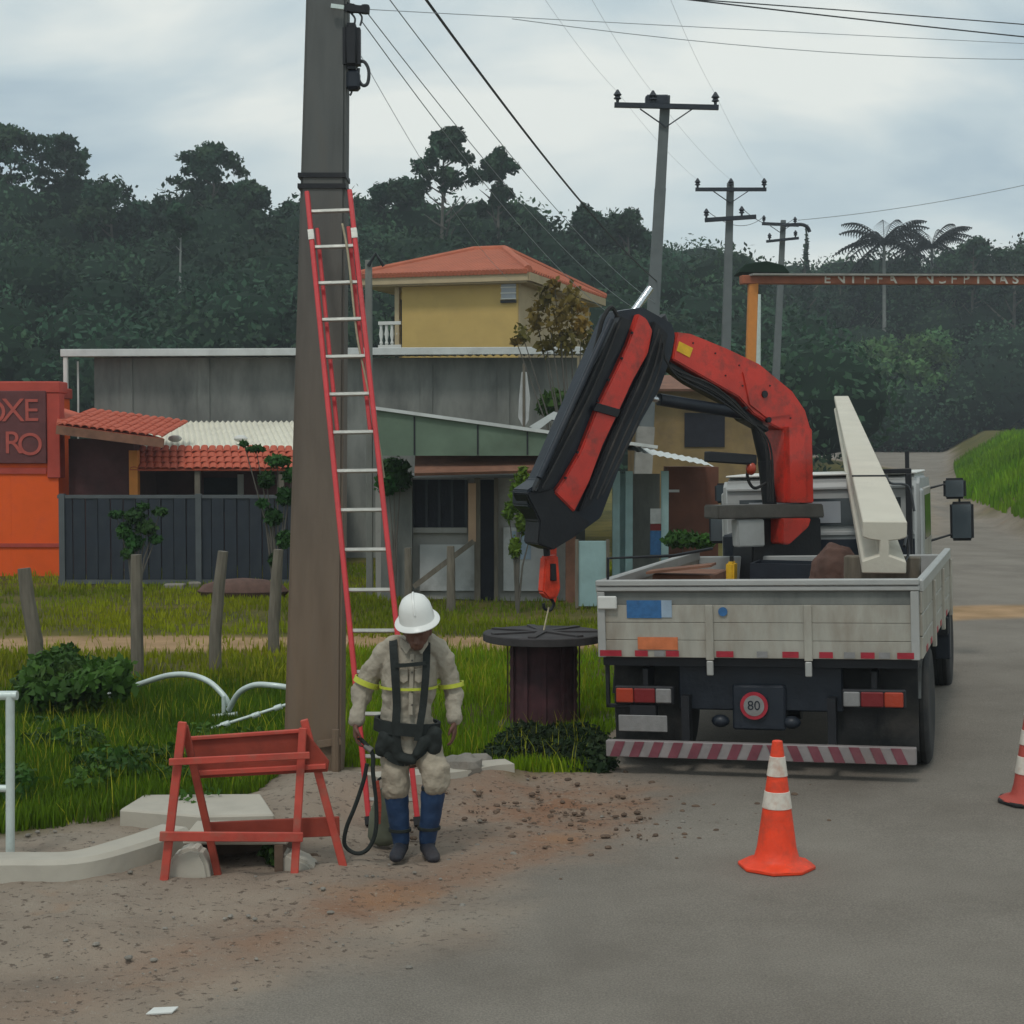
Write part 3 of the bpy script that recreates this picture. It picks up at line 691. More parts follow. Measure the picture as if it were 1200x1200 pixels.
def palm(px, top, Y, label, seed, sc=1.0):
    rs = random.Random(seed); t_ = P(px, top+22, Y); z0 = gz(t_.x, Y); H = t_.z-z0
    root = thing('palm_tree', label, 'palm', (t_.x, Y, z0), 0, 'palms above the archway')
    b = MB(); b.tube([(0, 0, -.4), (.1, 0, H*.5), (0, 0, H)], [.24, .19, .15], 8); b.build('trunk', 'palebark', root, smooth=True)
    for i in range(26):
        a = i*2.4+rs.random()*.4; el = rs.uniform(-.35, 1.3); l = sc*rs.uniform(2.9, 3.7); pts = []
        d = Vector((math.cos(a), math.sin(a), 0))
        for k in range(9):
            s = k/8; pts.append(Vector((0, 0, H)) + d*(l*s*math.cos(el*.6)) + Vector((0, 0, l*(math.sin(el)*s - .62*s*s))))
        f = MB(); f.tube(pts, .03, 4); side = d.cross(Vector((0, 0, 1))).normalized()
        for k in range(1, 9):
            for j in (0, .5):
                p = pts[k-1].lerp(pts[k], j); ll = 1.0*math.sin(math.pi*min(1, (k-1+j)/8*.85+.12))*sc
                for s in (-1, 1):
                    q = p+side*s*ll*.8+Vector((0, 0, -ll*.55))+d*ll*.3; f.add([p, p+d*.26, q], [(0, 1, 2)])
        f.build('frond', 'leafnear', root)
    return root
palm(1036, 262, 163, 'palm with arching fronds above the left of the archway lettering', 1, 1.6)
for i, (px, top, w, lab) in enumerate([(1066, 288, 60, 'dense tree crown between the two palms'), (1118, 282, 56, 'dense tree crown just right of the hazier palm'), (1012, 300, 50, 'dense tree crown just left of the clearer palm')]):
    place_tree(px, top, w, 'dense', 166, lab, group='trees on the skyline', seed=90+i, n=3400, leaf=.28, hue=(1.3, 1.2, 1))
palm(1092, 266, 170, 'hazier palm right of the clearer palm on the skyline', 2, 1.5)
# the wood itself
blobs = []; rs = random.Random(11)
for y in np.arange(84, 136, 4.4):
    for x in np.arange(-.48*y, .42*y, 4.6):
        xx = x+rs.uniform(-2, 2); yy = y+rs.uniform(-2, 2); xl = float(np.interp(yy, XL_Y, XL_X))
        if xx > xl-5: continue
        r = rs.uniform(3.0, 4.6); blobs.append(((xx, yy, float(canopy(xx, yy))-r*.75+rs.uniform(-1.8, 1.6)), (r, r, r*.8)))
for y in np.arange(152, 186, 5.5):
    for x in np.arange(.06*y, .60*y, 5.2):
        xx = x+rs.uniform(-2, 2); yy = y+rs.uniform(-2, 2); xr = float(np.interp(yy, XR_Y, XR_X))
        r = rs.uniform(3.6, 5.2); top = float(canopy(xx, yy)); g = gz(xx, yy)
        t = (y-152)/34; z = g+2.0+(top-g-5)*min(1, .12+t*1.05)
        blobs.append(((xx, yy, z+rs.uniform(-1, 1)), (r, r, r*.8)))
for px in range(560, 1180, 26):      # hedge-high scrub at the end of the road and behind the houses
    for yy, hh in ((153, 2.0), (155, 5)):
        q = P(px+rs.uniform(-8, 8), 500, yy); blobs.append(((q.x, yy+rs.uniform(-2, 2), gz(q.x, yy)+hh), (2.6, 2.2, 2.0)))
Q, T = leaf_cloud(blobs, 315000, .28, shell=.8, tvar=.75)
tag(np_quads('wooded_hillside', Q, 'leaf', tint=T), 'dark green wood covering the hillside behind the houses', 'wood', kind='stuff')
tag(mb_core(blobs, .86, 8, 6).build('inner_wood', 'leafcore'), 'dark core filling the inside of the hillside wood', 'wood', kind='stuff')  # dark core blobs added to block the view through the leaves
# pale thin trunks showing in the wood at the end of the road
for i, px in enumerate([948, 966, 985, 1008, 1046, 1072, 1100]):
    q = P(px, 510, 151.5+(i % 3)); b = MB(); z0 = gz(q.x, q.y); b.tube([(q.x, q.y, z0-.3), (q.x+.1, q.y, z0+2.2), (q.x+.25*math.sin(i*2), q.y, z0+5)], [.13, .1, .06], 6)
    tag(b.build('slender_trunk', 'palebark', smooth=True), ['leftmost', 'second', 'third', 'fourth', 'fifth', 'sixth', 'rightmost'][i]+' slender pale trunk under the bushy trees where the road ends', 'tree trunk', 'slender trunks at the road end')
# ------------------------------------------------------------------ poles
def lean_pole(root, base, top, w0, w1, d0, d1, m='farpole', name='pole_shaft', recess=True):
    b = MB(); base = Vector(base); top = Vector(top); b.beam(base, top, w0, d0, (0, 1, 0), w1, d1)
    o = b.build(name, m, root, bevel=.012)
    if recess:
        for s in (-1, 1):
            f = MB(); n = max(3, int((top-base).length/1.6))
            for i in range(n):
                a = base.lerp(top, (i+.12)/n); c = base.lerp(top, (i+.88)/n); k = (i+.5)/n; ww = w0+(w1-w0)*k; dd = d0+(d1-d0)*k
                f.beam(a+Vector((s*ww/2, 0, 0)), c+Vector((s*ww/2, 0, 0)), .008, dd*.5, (0, 1, 0))
            f.build('side_recess', 'dark' if m == 'x' else m, root)
    return o
# the big pole in front
BP = on(367, 905, 12.5); BT = P(384, 0, 12.5); k = 10.2/(BT.z); BPT = Vector((BP.x+(BT.x-BP.x)*k, 12.5, 10.2))
root = thing('utility_pole', 'big weathered concrete pole in the foreground with the red ladder against it', 'utility pole', (BP.x, BP.y, BP.z))
lp = lambda v: Vector(v)-Vector((BP.x, BP.y, BP.z))
b = MB(); b.beam((0, 0, -.5), lp(BPT), .445, .38, (0, 1, 0), .205, .2); b.build('pole_shaft', 'pole', root, bevel=.02, segs=2)
b = MB()
for z in (4.42, 4.50): 
    t = z/10.2; c = lp(BP.lerp(BPT, t)); w = .445+(.205-.445)*t; b.box(c, (w+.02, .38-.18*t+.02, .035))
b.build('steel_band', 'black', root)
b = MB(); b.beam(lp(P(372, 872, 12.3)), lp(P(400, 868, 12.3)), .05, .05); b.tube([lp(P(393, 925, 12.28)), lp(P(393, 855, 12.28))], .03, 8); b.build('ground_conduit', 'pole', root)
c0 = lp(P(414, 60, 12.4))
b = MB(); b.box(c0+Vector((-.01, 0, .03)), (.13, .16, .34)); b.build('splice_box', 'black', root, bevel=.035, segs=3, smooth=True)
b = MB(); b.box(c0+Vector((0, 0, -.22)), (.10, .12, .14)); b.build('box_base', 'navy', root, bevel=.02)
b = MB(); b.tube(smooth_line([lp(P(*q, 12.4)) for q in [(416, 74), (426, 72), (432, 82), (431, 97), (425, 100), (420, 92), (420, 80)]], 4), .014, 6); b.build('cable_loop', 'cable', root, smooth=True)
b = MB()
for q in ([(410, 14), (416, 22), (414, 32)], [(418, 12), (424, 20), (422, 30)], [(406, 96), (412, 106), (410, 112)], [(400, 0), (408, 4), (404, 12)], [(404, 100), (409, 92), (413, 104)], [(398, 2), (412, 5), (424, 9)]):
    b.tube(smooth_line([lp(P(*a, 12.4)) for a in q], 4), .008, 5)
b.build('cable_tail', 'cable', root)
b = MB(); b.beam(lp(P(388, 7, 12.3)), lp(P(403, 9, 12.3)), .03, .03); b.build('bracket_bolt', 'galv', root)
b = MB(); b.beam(lp(P(398, 9, 12.4)), lp(P(433, 12, 12.4)), .05, .05); b.tube([lp(P(428, 6, 12.4)), lp(P(428, 16, 12.4))], .03, 8); b.tube([lp(P(412, 5, 12.4)), lp(P(412, 15, 12.4))], .025, 8); b.build('cable_bracket', 'black', root)
xa = lp(BPT); b = MB(); b.beam(xa+Vector((-1.0, -.15, -.25)), xa+Vector((1.0, -.15, -.25)), .1, .12); b.build('crossarm', 'wood', root)
BIGARM = [BPT+Vector((s, -.15, -.05)) for s in (-.95, -.2, .95)]
for q in BIGARM:
    b = MB(); b.lathe([(.02, -.1), (.03, 0), (.06, .01), (.03, .04), (.06, .05), (.03, .09), (.02, .13)], lp(q), 10); b.build('insulator', 'black', root)

def line_pole(label, topx, topy, basex, basey, Y, w, arms, deps=(), group=None):
    tp = P(topx, topy, Y); bs = P(basex, basey, Y); z0 = gz(bs.x, Y); bs = bs + (tp-bs)*((z0-bs.z)/(tp.z-bs.z))
    root = thing('utility_pole', label, 'utility pole', bs, 0, group)
    L_ = lambda v: Vector(v)-bs
    lean_pole(root, (0, 0, -.6), L_(tp), w*1.35, w*.72, w*1.1, w*.6)
    ends = []
    for (ax0, ay0, ax1, ay1, th, pins, brace) in arms:
        a = L_(P(ax0, ay0, Y-.22)); c = L_(P(ax1, ay1, Y-.22)); b = MB(); b.beam(a, c, .1, th); b.build('crossarm', 'navy', root)
        for f in pins:
            q = a.lerp(c, f)+Vector((0, 0, th/2)); k = MB(); k.lathe([(.03, 0), (.035, .06), (.085, .08), (.05, .13), (.09, .16), (.05, .22), (.02, .27)], q, 10); k.build('insulator', 'navy', root); ends.append(bs+q+Vector((0, 0, .22)))
        if brace:
            mid = (a+c)/2; 
            for s in (-1, 1):
                k = MB(); k.beam(mid+Vector((s*brace, .03, -.05)), mid+Vector((0, .1, -brace*.75)), .04, .02); k.build('brace', 'navy', root)
    return root, ends, bs, tp
pole1, E1, B1, T1 = line_pole('nearest crossarm pole, rising behind the red crane with a painted base', 780, 112, 747, 655, 35, .26,
    [(720, 123, 842, 126, .10, (.03, .37, .97), .55)], group='line of crossarm poles')
for (a, b_, c, m, n) in [(595, 655, .31, 'pinkpost', 'painted_base'), (500, 590, .30, 'concrete', 'pale_middle')]:
    p0 = P(747+(655-b_)*.061, b_, 35); p1 = P(747+(655-a)*.061, a, 35); q = MB(); q.beam(p0-B1, p1-B1, c*1.24, c*1.05, (0, 1, 0)); q.build(n, m, pole1)
q = MB(); q.box(P(770, 118, 34.9)-B1, (.5, .25, .22)); q.build('arm_clamp', 'navy', pole1, bevel=.04)
pole2, E2, B2, T2 = line_pole('second crossarm pole with a double crossarm beyond the crane', 856, 214, 845, 600, 48, .26,
    [(815, 222, 898, 222, .10, (.03, .5, .97), .5), (826, 258, 886, 254, .12, (.03, .72), 0)], group='line of crossarm poles')
pole3, E3, B3, T3 = line_pole('third and farthest crossarm pole with a curved lamp arm', 918, 258, 903, 560, 66, .27,
    [(893, 262, 936, 264, .12, (.05, .9), .4), (898, 283, 936, 279, .10, (.1, .9), 0)], group='line of crossarm poles')
q = MB(); q.tube(smooth_line([P(*a, 65.8)-B3 for a in [(920, 264), (938, 263), (946, 266), (949, 272)]], 4), .07, 8); q.build('lamp_arm', 'navy', pole3, smooth=True)
q = MB(); q.lathe([(.02, 0), (.16, -.03), (.22, -.2), (.05, -.22)], P(893, 287, 65.7)-B3, 10)
for (px, y0, y1, Y, w, lab, m) in [(889, 345, 470, 58, .16, 'thin grey post just right of the orange archway post', 'galv')]:
    t_ = P(px, y0, Y); o = MB(); z0 = gz(t_.x, Y); o.tube([(t_.x, Y, z0-.3), (t_.x, Y, t_.z)], [w*.6, w*.5], 8); tag(o.build('grey_post', m), lab, 'post')
t_ = P(432, 305, 27); z0 = gz(t_.x, 27); root = thing('service_post', 'slim dark service post between the ladder and the yellow house', 'post', (t_.x, 27, z0))
q = MB(); q.beam((0, 0, -.3), (0, 0, t_.z-z0), .11, .11, (0, 1, 0)); q.build('shaft', 'wallgrey', root, bevel=.01); q = MB(); q.tube([(0, -.07, t_.z-z0-.1), (.12, -.07, t_.z-z0+.1), (.25, -.05, t_.z-z0-.1)], .03, 6); q.build('weatherhead', 'black', root)

# ------------------------------------------------------------------ wires
def wire(a, b_, sag, r, label, m='cable', group=None, name='overhead_wire'):
    a = Vector(a); b_ = Vector(b_); pts = [a.lerp(b_, i/24)+Vector((0, 0, -sag*4*(i/24)*(1-i/24))) for i in range(25)]
    w = MB(); w.tube(pts, r*(.62 if m == 'cablegrey' else .85), 5); o = w.build(name, m); return tag(o, label, 'cable', group)
wire(P(393, -150, 12.5), P(770, 330, 35), .25, .017, 'thick black cable sloping from the big pole down to the nearest crossarm pole')
wire(P(405, -70, 12.5), P(768, 355, 35), .3, .008, 'grey cable directly below the thick black cable', 'cablegrey')
wire(P(425, 8, 12.4), P(764, 372, 35), .35, .007, 'upper of the two thin cables leaving the black splice box', 'cablegrey')
wire(P(424, 25, 12.4), P(762, 392, 35), .45, .007, 'lower of the two thin cables leaving the black splice box', 'cablegrey')
wire(P(420, 60, 12.4), P(600, 330, 30), .2, .004, 'faint drop wire from the splice box towards the yellow house', 'cablegrey')
for i, lab in enumerate(('left', 'middle', 'right')):
    wire(E1[i], BIGARM[i], .5, .004, 'thin high wire from the %s insulator of the nearest crossarm pole to the big pole' % lab, 'cablegrey')
    wire(E1[i], E2[i], .12, .004, 'thin wire between the %s insulators of the first and second crossarm poles' % lab, 'cablegrey')
for i in (0, 1): wire(E2[3+i], E3[i], .4, .012, 'wire from the lower arm of the second pole to the %s of the third pole' % ('left' if i == 0 else 'right'), 'cable')
wire(P(432, 11, 12.4), P(1650, 71, 24), .02, .005, 'long thin wire from the big pole bracket to the right edge, lowest at right', 'cablegrey')
wire(P(560, -18, 15), P(1650, 70, 24), -.05, .008, 'dark wire crossing the upper right corner, upper strand', 'cable')
wire(P(745, -8, 17), P(1650, 82, 24), .06, .010, 'dark wire crossing the upper right corner, thicker strand', 'cable')
wire(P(600, 22, 15), P(1650, 30, 24), .42, .006, 'slack wire sagging across the upper right sky', 'cablegrey')
wire(P(935, 258, 66), P(1330, 185, 62), .3, .022, 'distant wire running right from the third pole', 'cablegrey')

q_ = P(1650, 60, 24.15); root = thing('utility_pole', 'concrete pole standing right of the frame that holds the wires crossing the upper right', 'utility pole', (q_.x, 24.15, gz(q_.x, 24.15)))
lean_pole(root, (0, 0, -.5), (0, 0, 9.3), .32, .19, .28, .16)
b = MB(); b.beam((-.6, -.14, q_.z-gz(q_.x, 24.15)-.1), (.6, -.14, q_.z-gz(q_.x, 24.15)-.1), .08, .1); b.build('crossarm', 'navy', root)
# ------------------------------------------------------------------ ladder
lb = [P(433, 975, 10.7), P(490, 975, 10.7)]; lt = [P(360, 226, 12.12), P(410, 224, 12.12)]
for p in lb: p.z = max(p.z, gz(p.x, p.y))
lo = (lb[0]+lb[1])/2; lo.z = gz(lo.x, lo.y)
root = thing('extension_ladder', 'red extension ladder with pale rungs leaning on the big concrete pole', 'ladder', lo)
fl = lambda v: Vector(v)-lo
nrm = (lt[0]-lb[0]).cross(lb[1]-lb[0]).normalized()
if nrm.y > 0: nrm = -nrm
for a, c in ((lb[0], lt[0]), (lb[1], lt[1])):
    q = MB(); q.beam(fl(a), fl(c), .034, .075, nrm); q.build('rail', 'ladderred', root, bevel=.006)
    q = MB(); q.beam(fl(a.lerp(c, .915)), fl(a.lerp(c, .932)), .042, .084, nrm); q.build('rail_band', 'rung', root)
    q = MB(); q.beam(fl(a)-Vector((0, 0, .0)), fl(a.lerp(c, .012)), .05, .1, nrm); q.build('foot', 'rubber', root)
LEN = (lt[0]-lb[0]).length; nr = int(LEN/.285)
for i in range(nr):
    t = (.17+i*.285)/LEN; a = lb[0].lerp(lt[0], t); c = lb[1].lerp(lt[1], t); q = MB(); q.beam(fl(a), fl(c), .026, .026, nrm); q.build('rung', 'rung', root, bevel=.004)
off = -nrm*.085
for k, (a, c) in enumerate(((lb[0], lt[0]), (lb[1], lt[1]))):
    ins = (lb[1]-lb[0])*(.13 if k == 0 else -.13)
    q = MB(); q.beam(fl(a.lerp(c, .60)+ins+off), fl(a.lerp(c, .945)+ins+off), .028, .06, nrm); q.build('rear_rail', 'ladderred', root, bevel=.005)
for i in range(0):
    t = (.17+i*.285)/LEN; a = lb[0].lerp(lt[0], t); c = lb[1].lerp(lt[1], t); q = MB(); q.beam(fl(a.lerp(c, .15)+off), fl(a.lerp(c, .85)+off), .022, .022, nrm); q.build('rear_rung', 'rung', root)
q = MB(); pr = [fl(P(401, 262, 11.95)), fl(P(408, 300, 11.9)), fl(P(418, 390, 11.8)), fl(P(428, 440, 11.7)), fl(P(444, 520, 11.6)), fl(P(450, 560, 11.6))]; q.tube(smooth_line(pr, 5), .008, 6); q.build('pull_rope', 'rope', root)

# ------------------------------------------------------------------ barricade
FL, FR = on(192, 1033), on(345, 1024); RL, RR = on(256, 1026), on(403, 1016)
TL, TR = P(214, 852, FL.y+.05), P(355, 853, FR.y+.05)
bo = (FL+RR)/2; bo.z = gz(bo.x, bo.y); root = thing('barricade', 'red wooden A-frame barricade standing at the kerb left of the worker', 'barricade', bo)
bl_ = lambda v: Vector(v)-bo
def plank(a, c, w, t, n, name, m, label=None):
    q = MB(); q.beam(bl_(a), bl_(c), w, t, n); o = q.build(name, m, root, bevel=.004)
    if label: o['label'] = label
    return o
for p in (FL, FR, RL, RR): p.z -= .01
plank(FL, TL+Vector((0, 0, .03)), .048, .03, (0, -1, 0), 'front_leg', 'barred'); plank(FR, TR, .045, .03, (0, -1, 0), 'front_leg', 'barred')
dlt = Vector((0, .05, 0))
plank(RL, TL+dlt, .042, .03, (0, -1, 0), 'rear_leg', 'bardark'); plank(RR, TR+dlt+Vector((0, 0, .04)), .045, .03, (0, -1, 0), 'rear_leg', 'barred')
Yf = FL.y-.02
plank(P(198, 893, Yf), P(363, 885, FR.y-.02), .04, .02, (0, -1, 0), 'front_rail', 'barred')
plank(P(187, 980, Yf-.02), P(355, 981, FR.y-.02), .055, .02, (0, -1, 0), 'front_rail', 'barred')
Yr = max(RL.y, FR.y)+.10
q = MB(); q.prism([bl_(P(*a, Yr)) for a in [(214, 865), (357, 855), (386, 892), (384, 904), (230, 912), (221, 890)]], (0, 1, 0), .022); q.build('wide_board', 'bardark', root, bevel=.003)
plank(P(214, 866, Yr-.02), P(358, 856, Yr-.02), .022, .03, (0, -1, 0), 'board_edge', 'barred')
plank(P(232, 906, Yr-.02), P(382, 898, Yr-.02), .030, .026, (0, -1, 0), 'board_edge', 'barred')
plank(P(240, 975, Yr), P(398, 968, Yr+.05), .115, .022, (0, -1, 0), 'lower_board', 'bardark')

# ------------------------------------------------------------------ traffic cones
def cone(loc, label, bands, m='coneorange', rz=.15, wt='conewhite'):
    root = thing('traffic_cone', label, 'traffic cone', loc, rz, 'traffic cones')
    b = MB(); r = .225; b.prism([(r*math.cos(a)*1.02, r*math.sin(a)*1.02, .012) for a in [R(22.5+45*i) for i in range(8)]], (0, 0, 1), .024)
    b.build('base_plate', 'rubber' if m != 'coneorange' else 'coneorange', root, bevel=.006)
    H = .75; rad = lambda z: .128+(.030-.128)*(z-.035)/(H-.035)
    zs = [.024]; b = MB(); b.lathe([(.215, .020), (.19, .034), (.15, .042), (.133, .06), (rad(.12), .12), (rad(.3), .3), (rad(.5), .5), (rad(.7), .7), (rad(H), H), (.018, H+.004)], seg=28); b.build('cone_body', m, root, smooth=True)
    for z0, z1 in bands:
        q = MB(); q.lathe([(rad(z0)+.0005, z0), (rad(z0)+.004, z0+.002), (rad(z1)+.004, z1-.002), (rad(z1)+.0005, z1)], seg=28); q.build('reflective_band', wt, root, smooth=True)
    return root
p = on(910, 1016); cone(p, 'orange traffic cone with two dirty white bands standing on the road behind the truck', [(.355, .455), (.545, .66)])
p = on(1208, 940); cone(p, 'duller red and white traffic cone cut by the right edge of the photo', [(.20, .32), (.40, .50), (.60, .70)], 'conedull', .4)

# ------------------------------------------------------------------ white handrail
p = on(12, 1010); root = thing('handrail', 'white tubular handrail at the left edge beside the kerb', 'handrail', p)
zt = P(20, 815, p.y).z-p.z; b = MB(); b.tube([(0, 0, -.02), (0.012, 0, zt)], .027, 12); b.build('post', 'galv', root, smooth=True)
b = MB(); b.tube([(-1.9, .12, -.02), (-1.9, .12, zt)], .027, 12); b.build('post', 'galv', root, smooth=True)
b = MB(); b.tube([(.055, 0, zt), (-2.0, .12, zt-.02)], .028, 12); b.build('top_rail', 'galv', root, smooth=True)
zm = P(10, 924, p.y).z-p.z; b = MB(); b.tube([(0, 0, zm), (-1.9, .12, zm-.02)], .022, 12); b.build('middle_rail', 'galv', root, smooth=True)

# ------------------------------------------------------------------ fallen lamp brackets in the grass
def pipe_thing(label, pts, r, extra=None):
    a = Vector(pts[0]); root = thing('lamp_bracket', label, 'lamp bracket', (a.x, a.y, gz(a.x, a.y)), 0, 'galvanised lamp brackets in the grass')
    o_ = Vector(root.location); b = MB(); b.tube([p-o_ for p in smooth_line([Vector(p) for p in pts], 6)], r, 10); b.build('arm', 'galv', root, smooth=True)
    for (c, dr_, l, rr_) in (extra or []):
        b = MB(); b.cyl(Vector(c)-o_-Vector(dr_)*l/2, Vector(c)-o_+Vector(dr_)*l/2, rr_, rr_, 12); b.build('clamp', 'galv', root, smooth=True)
    return root
pipe_thing('longest bent galvanised lamp bracket, arching over the grass on the left', [P(130, 813, 15.2), P(160, 803, 15.1), P(195, 792, 15), P(222, 791, 14.9), (P(245, 799, 14.8)), P(262, 815, 14.7), P(268, 826, 14.7)], .026, [(P(131, 813, 15.2), (1, 0, .3), .06, .034)])
pipe_thing('shorter curved lamp bracket touching the big pole', [P(268, 832, 14.6), P(280, 812, 14.5), P(298, 803, 14.4), P(318, 803, 14.3), P(340, 806, 14.3)], .026, [(P(264, 838, 14.6), (1, 0, .1), .22, .02), (P(262, 826, 14.6), (0, 0, 1), .16, .018)])
pipe_thing('straight flanged galvanised pipe lying lowest in the grass', [P(240, 856, 13.9), P(285, 842, 13.9), P(335, 826, 13.9)], .014, [(P(264, 849, 13.85), (1, 0, .35), .07, .026), (P(300, 838, 13.85), (1, 0, .35), .06, .024), (P(326, 829, 13.85), (1, 0, .35), .06, .024)])
for i, (px, py, dx, dz) in enumerate([(236, 830, .12, .03), (245, 822, .1, -.02), (252, 841, .14, .0), (274, 846, .05, .09)]):
    pass

# ------------------------------------------------------------------ fence posts on the field
for (bx, by, ty, w, lab, ln) in [
   (42, 788, 666, .16, 'thick weathered fence post near the orange building', -.02), (161, 792, 650, .13, 'weathered fence post below the small leafy shrub', 0),
   (252, 786, 646, .13, 'weathered fence post with a knot, midway along the dark gate', .015), (321, 765, 644, .13, 'weathered fence post just left of the big pole', .01),
   (528, 715, 640, .13, 'short fence post in front of the house window', 0), (478, 712, 642, .12, 'short dark fence post behind the worker helmet', 0)]:
    p = on(bx, by); h = P(bx, ty, p.y).z-p.z; b = MB(); rr = random.Random(bx)
    b.tube([(0, 0, -.3), (rr.uniform(-.01, .01), 0, h*.3), (ln*h*3+rr.uniform(-.01, .01), 0, h*.7), (ln*h*5, 0, h)], [w*.56, w*.52, w*.5, w*.44], 9)
    o = b.build('fence_post', 'wood', smooth=False); o.location = p; tag(o, lab, 'fence post', 'old posts on the field')

# ------------------------------------------------------------------ small trees and shrubs among the houses
def shrub(name, label, blobs_px, Y, n, leaf, m, hue, trunk=None, kind='tree', seed=1, tr='bark'):
    rg = np.random.default_rng(seed); c = P(blobs_px[0][0], blobs_px[0][1], Y); base = Vector(trunk if trunk else (c.x, Y, gz(c.x, Y)))
    root = thing(name, label, kind, base); bl = [((P(px, py, Y+dy)-base)[:], (w/F*Y, w/F*Y, h/F*Y)) for px, py, w, h, dy in blobs_px]
    b = MB()
    for q, r in bl: 
        q = Vector(q); mid = Vector((q.x*.35, q.y*.4, q.z*.55)); b.tube([(0, 0, -.1), mid, q], [.022*Y/25, .014*Y/25, .006*Y/25], 6)
    b.build('trunk', tr, root, smooth=True)
    Q, T = leaf_cloud(bl, n, leaf, hue=hue, shell=.1, tvar=.35, rg=rg); np_quads('crown', Q, m, root, T); return root
shrub('small_tree', 'thin tree with yellowing leaves in front of the yellow house', [(612, 392, 10, 16, 0), (628, 372, 12, 22, .2), (640, 350, 12, 18, 0), (655, 372, 16, 22, -.2), (670, 352, 14, 20, .1), (682, 378, 12, 24, 0), (662, 400, 18, 16, 0), (640, 405, 14, 12, 0), (605, 400, 8, 6, 0), (690, 400, 8, 14, 0), (650, 335, 8, 10, 0)], 33, 800, .10, 'leafdry', (1, 1, 1), (P(672, 500, 33).x, 33, 0.0), seed=4)
shrub('shrub', 'dark leafy shrub growing in front of the dark gate', [(158, 606, 12, 8, 0), (146, 622, 9, 9, 0), (172, 618, 12, 8, 0), (158, 636, 10, 9, 0), (188, 600, 9, 4, 0), (136, 603, 9, 4, 0), (168, 594, 7, 4, 0), (150, 648, 7, 6, 0), (182, 632, 7, 5, 0)], 24, 2600, .058, 'leafnear', (.55, .85, .6), kind='shrub', seed=5)
shrub('small_tree', 'dark small tree hugging the left side of the big pole', [(325, 540, 14, 7, 0), (312, 562, 10, 9, 0), (334, 582, 10, 10, 0), (320, 606, 10, 10, 0), (333, 632, 9, 10, 0), (300, 526, 11, 3, 0), (342, 556, 10, 9, 0), (322, 655, 7, 8, 0), (308, 590, 7, 5, 0), (286, 520, 6, 2, 0)], 23, 3000, .06, 'leafnear', (.5, .8, .55), seed=6)
shrub('bush', 'yellow green creeper hanging beside the shop door', [(606, 580, 8, 22, 0), (612, 612, 8, 14, 0), (604, 642, 7, 14, 0), (624, 618, 12, 7, 0), (596, 600, 6, 12, 0), (612, 555, 6, 10, 0)], 24.5, 1300, .06, 'leafnear', (1.9, 1.7, .5), kind='creeper', seed=7)
shrub('bush', 'dark bush under the green fascia beside the ladder', [(462, 548, 16, 12, 0), (455, 565, 14, 16, 0), (470, 560, 12, 12, 0)], 26, 1200, .07, 'leafnear', (.5, .9, .55), kind='bush', seed=8)
shrub('bush', 'green bush on the bank behind the block wall end', [(655, 470, 22, 12, 0), (640, 478, 12, 8, 0), (672, 476, 12, 9, 0)], 35, 1300, .12, 'leafnear', (.9, 1.2, .5), kind='bush', seed=9)
shrub('bush', 'low green bush seen past the truck bed beside the aqua shelter', [(800, 632, 22, 9, 0), (825, 634, 14, 8, 0)], 24, 1200, .07, 'leafnear', (.6, .85, .4), kind='bush', seed=10)

# ------------------------------------------------------------------ orange archway
ap = P(882, 326, 52); z0 = gz(ap.x, 52); root = thing('archway', 'orange entrance archway over the road with pale lettering on its beam', 'archway', (ap.x, 52, z0))
H = ap.z-z0; ar = lambda v: Vector(v)-Vector((ap.x, 52, z0))
b = MB(); b.beam((-.18, 0, -.3), (0.02, 0, H), .30, .3, (0, 1, 0)); b.build('post', 'postorange', root, bevel=.02)
x1 = P(1262, 327, 54).x-ap.x; b = MB(); b.beam((x1, 2, -.3), (x1, 2, H), .32, .3, (0, 1, 0)); b.build('post', 'postorange', root, bevel=.02)
pA, pB = ar(P(868, 328, 51.9)), ar(P(1264, 329, 54)); b = MB(); b.beam(pA, pB, .3, .27); b.build('beam', 'beamorange', root, bevel=.02)
b = MB(); b.beam(ar(P(880, 322, 51.7)), pB+Vector((0, -.05, .16)), .4, .06); b.build('beam_cap', 'concrete', root)
for s, px0, px1 in (('ENIFFA', 968, 1044), ('YNCFPINAS', 1072, 1188)):
    for i, ch in enumerate(s):
        px = px0+(px1-px0)*i/(len(s)-1); t = (px-868)/(1264-868); q = ar(P(px, 327.5+t*1.0, 51.9+2.1*t))
        text('letter', ch, 'letterwhite', root, q+Vector((0, -.17, -.0)), .40, extrude=.012, sx=1.15, bold=.02)
b = MB(); b.prism([ar(P(*a, 52.6)) for a in [(862, 322), (870, 312), (895, 308), (915, 313), (922, 322)]], (0, 1, 0), 1.2); b.build('post_canopy', 'leafcore', root, bevel=.03)

